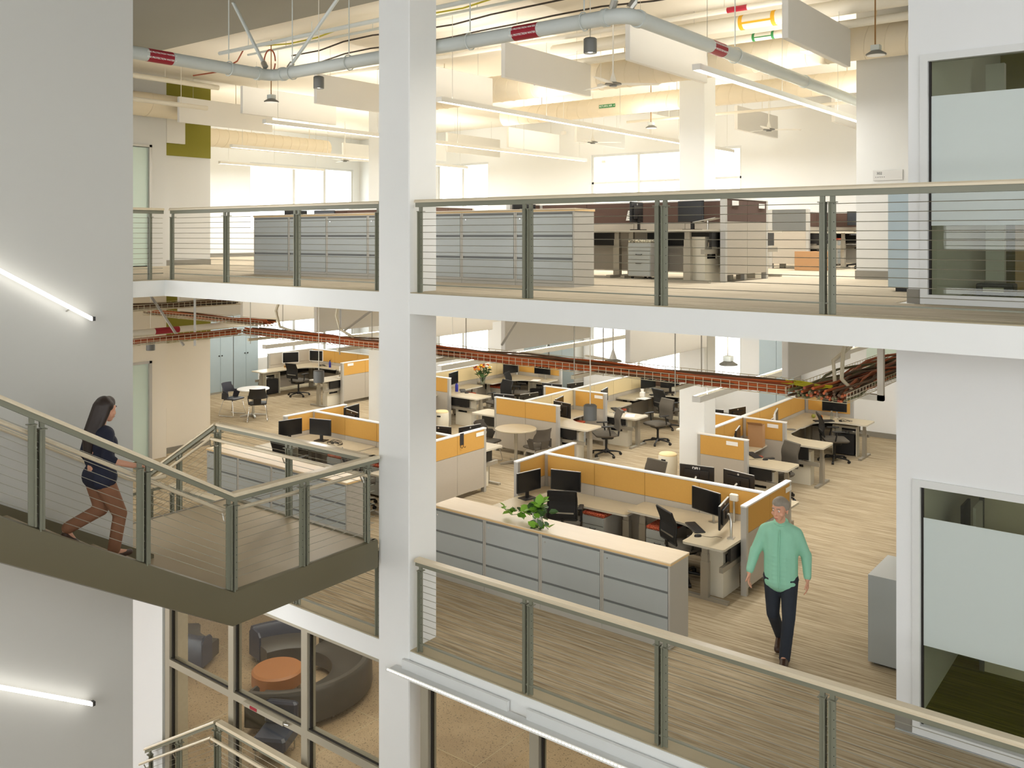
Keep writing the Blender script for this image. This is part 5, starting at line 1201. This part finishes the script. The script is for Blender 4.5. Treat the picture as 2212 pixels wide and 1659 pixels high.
# walking man, heights in metres, faces local -Y
mr = empty('person', 'person with grey hair in a mint green shirt and dark jeans walking along the aisle', 'person', (-3.86, 9.92, 0), fac(.22, -.97))
caps, balls = [], []
hip, kneeF, ankF = 0.95, (.1, -.1, .52), (.06, -.16, .10)
kneeB, ankB = (-.09, .02, .5), (-.05, .3, .17)
LEG = [((.09, 0, .93), kneeF, .085, .058), (kneeF, ankF, .056, .04), ((-.09, 0, .93), kneeB, .085, .058), (kneeB, ankB, .056, .04)]
caps += LEG
caps += [(ankF, (.065, -.31, .045), .04, .03), (ankB, (-.05, .2, .05), .042, .03)]
ARM = [((.175, 0, 1.44), (.265, .05, 1.2), .05, .043), ((.27, .05, 1.2), (.29, -.02, .96), .042, .03), ((-.175, 0, 1.44), (-.275, -.02, 1.2), .05, .043), ((-.28, -.02, 1.2), (-.33, -.12, .98), .042, .03)]
caps += ARM + [((0, 0, 1.02), (0, 0, 1.3), .105, .11), ((-.1, 0, 1.40), (.1, 0, 1.40), .085, .085), ((0, .01, 1.48), (0, -.02, 1.6), .06, .055)]
hand(caps, (.29, -.02, .95), (.03, -.12, -1), (0, -1, 0), .3); hand(caps, (-.33, -.12, .97), (-.03, -.15, -1), (0, -1, 0), -.3)
T = head(balls, caps, (0, -.05, 1.71), 1.02, -.35, .1)
body = blob('body', caps, balls, .0062, 'skin', mr, 5)
face_parts(T, mr, 1.0, 'hair_grey')
blob('hair', [], [(T(0, .02, .055), .088), (T(0, .05, .02), .082), (T(.04, .03, .05), .066), (T(-.04, .03, .05), .066), (T(.0, -.03, .082), .06), (T(.065, .02, .02), .035), (T(-.065, .02, .02), .035)], .009, 'hair_grey', mr, 3)
blob('shirt', [((.175, 0, 1.44), (.265, .05, 1.2), .072, .062), ((.27, .05, 1.2), (.29, -.01, .985), .064, .046), ((-.175, 0, 1.44), (-.275, -.02, 1.2), .072, .062), ((.0, .01, 1.53), (.17, 0, 1.45), .06, .07), ((.0, .01, 1.53), (-.17, 0, 1.45), .06, .07), ((-.28, -.02, 1.2), (-.325, -.11, 1.0), .064, .046),
               ((-.1, 0, 1.41), (.1, 0, 1.41), .105, .105),((-.07, -.005, .9), (-.07, 0, 1.15), .122, .122), ((-.07, 0, 1.15), (-.09, 0, 1.42), .122, .105), ((-.03, -.005, .9), (-.03, 0, 1.2), .135, .14), ((-.03, 0, 1.2), (-.03, 0, 1.44), .14, .11), ((.03, -.005, .9), (.03, 0, 1.2), .135, .14), ((.03, 0, 1.2), (.03, 0, 1.44), .14, .11), ((.07, -.005, .9), (.07, 0, 1.15), .122, .122), ((.07, 0, 1.15), (.09, 0, 1.42), .122, .105),  ((0, .02, 1.5), (0, .0, 1.545), .08, .07)], [], .012, 'shirt_teal', mr, 8)
MB().tube([(0, -.105, 1.5), (0, -.118, 1.42), (0, -.139, 1.25), (0, -.142, 1.1), (0, -.14, .92), (0, -.125, .84)], .007, 6).obj('button_placket', 'shirt_teal', mr, True)
MB().tube([(.07 * math.sin(t) , .01 - .075 * math.cos(t), 1.555 - .02 * math.cos(t)) for t in [2 * PI * i / 14 for i in range(14)]], .016, 6, True).obj('collar', 'shirt_teal', mr, True)
blob('jeans', [((.09, 0, .9), kneeF, .105, .076), (kneeF, (.062, -.15, .085), .074, .064), ((-.09, 0, .9), kneeB, .105, .076), (kneeB, (-.05, .29, .15), .074, .062), ((-.08, 0, .93), (.08, 0, .93), .12, .12)], [], .011, 'jeans', mr, 6)
for cpt, tip in (((.06, -.12, .05), (.07, -.35, .042)), ((-.05, .3, .09), (-.055, .13, .05))):
    blob('shoe', [(cpt, tip, .052, .044), (cpt, (cpt[0], cpt[1] + .03, cpt[2] + .03), .052, .05), ((cpt[0], cpt[1] - .02, cpt[2] + .035), tip, .05, .042)], [], .01, 'shoe_brown', mr, 4)

# person descending the stairs; faces world +Y; local -Y forward
wz = 1.19 + .172 * 3
wr = empty('person', 'person with long dark hair, navy top and brown trousers descending the stairs', 'person', (-8.36, 4.36, wz), fac(0, 1))
caps, balls = [], []
kF, aF = (-.08, -.16, .42), (-.08, -.1, .07)
kB, aB = (.08, -.06, .46), (.08, .28, .34)
caps += [((-.08, 0, .8), kF, .078, .05), (kF, aF, .05, .034), ((.08, 0, .8), kB, .078, .05), (kB, aB, .05, .034), (aF, (-.08, -.24, .03), .034, .024), (aB, (.08, .2, .22), .034, .026)]
caps += [((0, 0, .86), (0, -.01, 1.08), .11, .115), ((-.08, -.01, 1.19), (.08, -.01, 1.19), .085, .085), ((0, 0, 1.24), (0, -.03, 1.34), .045, .042)]
# local -x is world +x here: the rail hand
caps += [((-.16, 0, 1.21), (-.25, .06, 1.0), .042, .035), ((-.25, .06, 1.0), (-.37, -.14, .93), .034, .026), ((.16, 0, 1.21), (.22, .04, .98), .042, .035), ((.22, .04, .98), (.2, -.1, .8), .034, .025)]
hand(caps, (-.38, -.155, .93), (-.2, -.95, -.4), (-.9, .2, .3), .5, s=.9); hand(caps, (.2, -.11, .79), (0, -.35, -.9), (-.2, -1, 0), .3, s=.9)
T = head(balls, caps, (0, -.06, 1.42), .92, .15, .12)
blob('body', caps, balls, .006, 'skin', wr, 5); face_parts(T, wr, .92, 'hair_dark')
blob('hair', [(T(0, .055, .03), (.01, .085, 1.2), .085, .075), ((.01, .085, 1.2), (.0, .11, 1.02), .075, .045), (T(.05, .03, .03), (.07, .07, 1.2), .05, .03), (T(-.05, .03, .03), (-.07, .07, 1.2), .05, .03)], [(T(0, .03, .055), .086), (T(0, -.02, .075), .066), (T(.04, .02, .05), .062), (T(-.04, .02, .05), .062)], .009, 'hair_dark', wr, 4)
blob('blouse', [((-.15, 0, 1.215), (-.245, .055, 1.02), .06, .052), ((-.245, .055, 1.02), (-.275, .01, .985), .052, .046), ((.15, 0, 1.215), (.215, .035, 1.0), .06, .052), ((.215, .035, 1.0), (.21, -.02, .9), .05, .044), ((-.09, 0, 1.2), (.09, 0, 1.2), .095, .095), ((-.05, -.02, 1.1), (.05, -.02, 1.1), .125, .125), ((-.05, 0, .97), (.05, 0, .97), .118, .118), ((-.07, 0, .8), (.07, 0, .8), .13, .13)], [], .011, 'top_navy', wr, 8)
blob('trousers', [((-.08, 0, .76), kF, .1, .068), (kF, (-.08, -.1, .1), .066, .062), ((.08, 0, .76), kB, .1, .068), (kB, (.08, .26, .36), .066, .06), ((-.06, 0, .79), (.06, 0, .79), .115, .115)], [], .011, 'trousers_brown', wr, 6)
blob('shoe', [((-.08, -.07, .035), (-.08, -.26, .028), .038, .03)], [], .009, 'shoe_brown', wr, 3); blob('shoe', [((.08, .29, .3), (.08, .18, .2), .038, .03)], [], .009, 'shoe_brown', wr, 3)

# ------------------------------------------------------------------ plants, flowers and desk clutter
def leafmesh(w, l, m):
    return MB().add([(0, 0, 0), (w * .5, l * .3, .006), (w * .42, l * .7, .0), (0, l, -.012), (-w * .42, l * .7, 0), (-w * .5, l * .3, .006), (0, l * .45, -.006)], [(0, 1, 6), (1, 2, 6), (2, 3, 6), (3, 4, 6), (4, 5, 6), (5, 0, 6)]).mesh('leaf', m, True)
LF = [leafmesh(.055, .075, 'leaf'), leafmesh(.07, .09, 'leaf'), leafmesh(.05, .08, 'leaf_dark')]
pl = empty('potted_vine', 'trailing green vine in a white pot on the maple cabinet top', 'plant', (-7.0, 9.55, 1.004))
MB().lathe([(.05, .03), (.062, .04), (.075, .15), (.07, .155), (.06, .145)], seg=22).obj('pot', 'pot_white', pl, True); MB().lathe([(.075, .0), (.078, .03), (.062, .036)], seg=22).obj('saucer', 'pot_brown', pl, True)
def leaf_at(par, p, me=None):
    o = bpy.data.objects.new('leaf', me or R.choice(LF)); COL.objects.link(o); o.parent = par; o.location = p; o.rotation_euler = (R.uniform(-.5, 1.2), R.uniform(-.7, .7), R.uniform(0, 6.28)); k = R.uniform(1.0, 1.75); o.scale = (k, k, k)
for i in range(44):
    a = R.uniform(0, 6.28); q = R.uniform(.02, .17); leaf_at(pl, (q * math.cos(a), q * math.sin(a) * .8, .17 + R.uniform(0, .13) - q * .35))
for pts in ([(0, 0, .15), (-.14, .02, .15), (-.28, .02, .08), (-.42, -.02, .05), (-.55, 0, .1)], [(0, 0, .15), (.1, -.05, .13), (.18, -.1, .05), (.26, -.12, .02)], [(0, 0, .15), (.08, -.1, .1), (.12, -.16, .02), (.2, -.2, .015)]):
    MB().tube(pts, .004, 5).obj('vine_stem', 'leaf_dark', pl, True)
    for i in range(26 if pts[1][0] < 0 else 12):
        t = R.random() * (len(pts) - 1.001); k = int(t); p = Vector(pts[k]).lerp(Vector(pts[k + 1]), t - k); leaf_at(pl, p + Vector((R.uniform(-.04, .04), R.uniform(-.03, .03), R.uniform(.0, .05))))
def bouquet(label, loc, mats, n, spread, h, s=1.0, bow=False):
    r = empty('bouquet', label, 'flowers', loc); r.scale = (s, s, s)
    MB().lathe([(.045, 0), (.05, .01), (.06, .12), (.066, .16), (.06, .16), (.05, .02)], seg=18).obj('vase', 'glass_vase', r, True)
    for i in range(n):
        a = i * 2.4; q = spread * math.sqrt((i + .5) / n); p = Vector((q * math.cos(a), q * math.sin(a), h + .1 * (1 - (q / spread) ** 2) + R.uniform(-.03, .05)))
        st = MB().tube([(0, 0, .05), p * .6, p], .003, 5).obj('stem', 'leaf_dark', r); b = MB()
        for k in range(7):
            t = k * .9; b.ball((p.x + .018 * math.cos(t) * (k > 0), p.y + .018 * math.sin(t) * (k > 0), p.z + .008 * (k % 3)), (.02, .02, .013), 7, 5)
        b.obj('flower_head', R.choice(mats), st, True)
    for i in range(26):
        a = R.uniform(0, 6.28); q = R.uniform(.03, spread); leaf_at(r, (q * math.cos(a), q * math.sin(a), h - .08 + R.uniform(-.05, .06)), LF[2])
    if bow: MB().tube([(0, -.06, .12), (.06, -.07, .15), (.08, -.07, .08), (0, -.062, .11), (-.05, -.07, .15), (-.05, -.07, .05)], .006, 5).obj('ribbon', 'flower_red', r, True)
bouquet('bouquet of red and white flowers in a glass vase with ribbon', (-12.85, 12.6, .74), ['flower_red', 'flower_red', 'flower_red', 'flower_white'], 18, .15, .3, 1.0, True)
bouquet('autumn bouquet of orange, rust and white flowers in a glass vase', (-15.75, 18.95, .74), ['flower_orange', 'flower_rust', 'flower_rust', 'flower_yellow', 'flower_white'], 26, .2, .34, 1.2)
def bottle(loc, label, m='bottle_blue', s=1.0):
    r = empty('bottle', label, 'bottle', loc); r.scale = (s,) * 3; MB().lathe([(.034, 0), (.036, .01), (.036, .15), (.02, .18), (.018, .19)], seg=16).obj('body', m, r, True); MB().lathe([(.021, .19), (.021, .215), (.012, .22)], seg=14).obj('cap', 'black_plastic' if m != 'glass_vase' else 'steel', r, True)
bottle((-21.5, 18.5, .74), 'blue water bottle at the far left desk below the yellow panel')
bottle((-15.55, 17.65, .74), 'slim blue water bottle beside the left row monitor', s=1.15)
bottle((-5.6, 20.9, L3 + .74), 'blue water bottle on the far upper desk')
bottle((-6.6, 19.9, .76), 'small glass jar beside the fruit on the right hand row desk', 'glass_vase', .9)
for i, (x, m, lab) in enumerate(((-6.82, 'fruit_orange', 'orange fruit on the right hand row desk below the screen'), (-6.98, 'fruit_green', 'green fruit on the right hand row desk below the screen'))):
    r = empty('fruit', lab, 'fruit', (x, 19.85, .76)); MB().ball((0, 0, .045), .045, 14, 10).obj('flesh', m, r, True); MB().cyl((0, 0, .085), (.004, 0, .1), .003, 5).obj('stalk', 'leaf_dark', r)
o = empty('cardboard_box', 'tall open cardboard box on the desk in the right hand row', 'box', (-6.95, 16.62, .74), .15); MB().box(-.14, -.1, 0, .14, -.094, .42).box(-.14, .094, 0, .14, .1, .42).box(-.14, -.094, 0, -.134, .094, .42).box(.134, -.094, 0, .14, .094, .42).box(-.134, -.094, 0, .134, .094, .006).obj('walls', 'cardboard', o); MB().add([(-.14, -.1, .42), (.14, -.1, .42), (.14, -.18, .48), (-.14, -.18, .48), (-.14, -.1, .425), (.14, -.1, .425), (.14, -.18, .485), (-.14, -.18, .485)], [(0, 1, 2, 3), (4, 7, 6, 5), (0, 4, 5, 1), (1, 5, 6, 2), (2, 6, 7, 3), (3, 7, 4, 0)]).obj('flap', 'cardboard', o)
o = empty('desk_lamp', 'white and silver desk lamp on the far left group desk', 'lamp', (-19.75, 17.35, .74)); MB().lathe([(.07, 0), (.075, .012), (.02, .02)], seg=18).obj('base', 'white_plastic', o, True); MB().tube([(0, 0, .015), (-.02, 0, .2), (.05, -.02, .3)], .012, 8).obj('stem', 'steel', o, True); MB().tube([(.05, -.02, .32), (.14, -.05, .2)], [.03, .075], 14).obj('shade', 'white_plastic', o, True)
o = empty('wooden_riser', 'small wooden riser under the white framed screen', 'riser', (-22.45, 17.7, .74)); MB().box(-.14, -.1, .0, .14, .1, .012).box(-.14, -.1, .012, -.12, .1, .06).box(.12, -.1, .012, .14, .1, .06).box(-.14, -.1, .06, .14, .1, .072).obj('shelf', 'maple_warm', o)
def papers(loc, rz, n, label, m='paper'):
    r = empty('paper_stack', label, 'papers', loc, rz)
    for i in range(n): q = MB().box(-.105, -.15, .002 * i, .105, .15, .002 * i + .0016).obj('sheet', m, r); q.rotation_euler = (0, 0, R.uniform(-.2, .2)); q.location = (R.uniform(-.03, .03), R.uniform(-.03, .03), 0)
papers((-10.55, 17.95, .68), .3, 2, 'open note pad on the middle row desk'); papers((-11.2, 19.75, .74), -.2, 4, 'loose papers at the window end of the middle row')
papers((-15.0, 20.4, .74), .4, 2, 'papers beside the autumn bouquet desk chair'); papers((-12.9, 12.75, .745), .6, 2, 'small papers beside the red bouquet vase')
o = empty('tissue_box', 'white tissue box at the window end of the middle row', 'box', (-11.35, 19.95, .74), .3); MB().rbox(-.06, -.06, 0, .06, .06, .12, .006).obj('carton', 'paper', o); MB().loft([[(-.03, -.01, .12), (.03, -.01, .12), (.03, .01, .12), (-.03, .01, .12)], [(-.05, .0, .2), (.03, -.02, .21), (.04, .01, .19), (-.03, .02, .2)]]).obj('tissue', 'paper', o)
o = empty('framed_cards', 'small framed cards standing beside the red bouquet', 'frame', (-13.15, 12.5, .745), .2)
for i in range(2): MB().box(-.06 + .13 * i, 0, 0, .05 + .13 * i, .012, .15).obj('frame', 'black_plastic' if i == 0 else 'paper', o)
MB().box(-.045, -.002, .015, .035, 0, .135).obj('picture', 'paper', o)
def clutter(loc, label, n=5, s=.2):
    r = empty('cable_coil', label, 'cables', loc)
    for i in range(n):
        a = R.uniform(0, 6); q = R.uniform(.4, 1) * s
        MB().tube([(q * math.cos(a + t) * (1 + .15 * math.sin(3 * t)), q * .6 * math.sin(a + t), .006 + .01 * i + .012 * math.sin(2 * t + i)) for t in [k * .5 for k in range(13)]], .005, 5).obj('loop', 'black_plastic', r, True)
clutter((-13.5, 11.75, .74), 'tangle of black cables on the desk behind the landing railing'); clutter((-13.15, 11.5, .74), 'black cable loop on the desk behind the landing railing', 2, .16)
clutter((-11.1, 20.6, .74), 'tangled cables on the desk at the window end of the middle row', 5, .25); clutter((-21.9, 18.55, .74), 'black cables under the white framed screens', 4, .2); clutter((-6.3, 19.95, .76), 'black headset cable on the far right desk', 2, .16)
o = empty('phone_dock', 'small black camera and stand on the end of the front desk group panel', 'stand', (-5.35, 12.0, .74)); MB().tube([(0, 0, 0), (0, 0, .3), (.03, .02, .36)], .018, 8).obj('stem', 'steel', o, True); MB().rbox(-.06, -.03, .3, .06, .03, .4, .01).obj('head', 'pipe_white', o)
o = empty('coaster', 'round grey coaster on the middle row desk', 'coaster', (-10.95, 18.0, .68)); MB().lathe([(.06, 0), (.06, .004)], seg=20).obj('disc', 'lamp_grey', o)
o = empty('desk_pad', 'round grey pad on the right hand row desk by the tall silver leg', 'pad', (-6.9, 18.3, .78)); MB().lathe([(.1, 0), (.1, .004)], seg=24).obj('disc', 'lamp_grey', o)
o = empty('tilted_sign', 'tilted white printed card taped to the brown panel on the upper floor', 'sign', (-7.35, 12.6, L3 + .98), 0); MB().box(-.1, -.003, -.08, .1, 0, .08).map(lambda v: Vector((v.x + .25 * v.z, v.y, v.z))).obj('card', 'paper', o)
for i in range(4): MB().box(-.075, -.0045, .045 - i * .03, .06 - .03 * (i % 2), -.003, .052 - i * .03).map(lambda v: Vector((v.x + .25 * v.z, v.y, v.z))).obj('print_line', 'ink_dark', o)
o = empty('laptop_stand', 'silver laptop arm on the upper floor desk behind the railing', 'stand', (-5.85, 12.2, L3 + .74)); MB().cyl((0, 0, 0), (0, 0, .14), .016, 8).obj('stem', 'steel', o); MB().box(-.18, -.13, .14, .18, .13, .15).map(lambda v: Vector((v.x, v.y, v.z + v.x * .18))).obj('tray', 'steel', o)
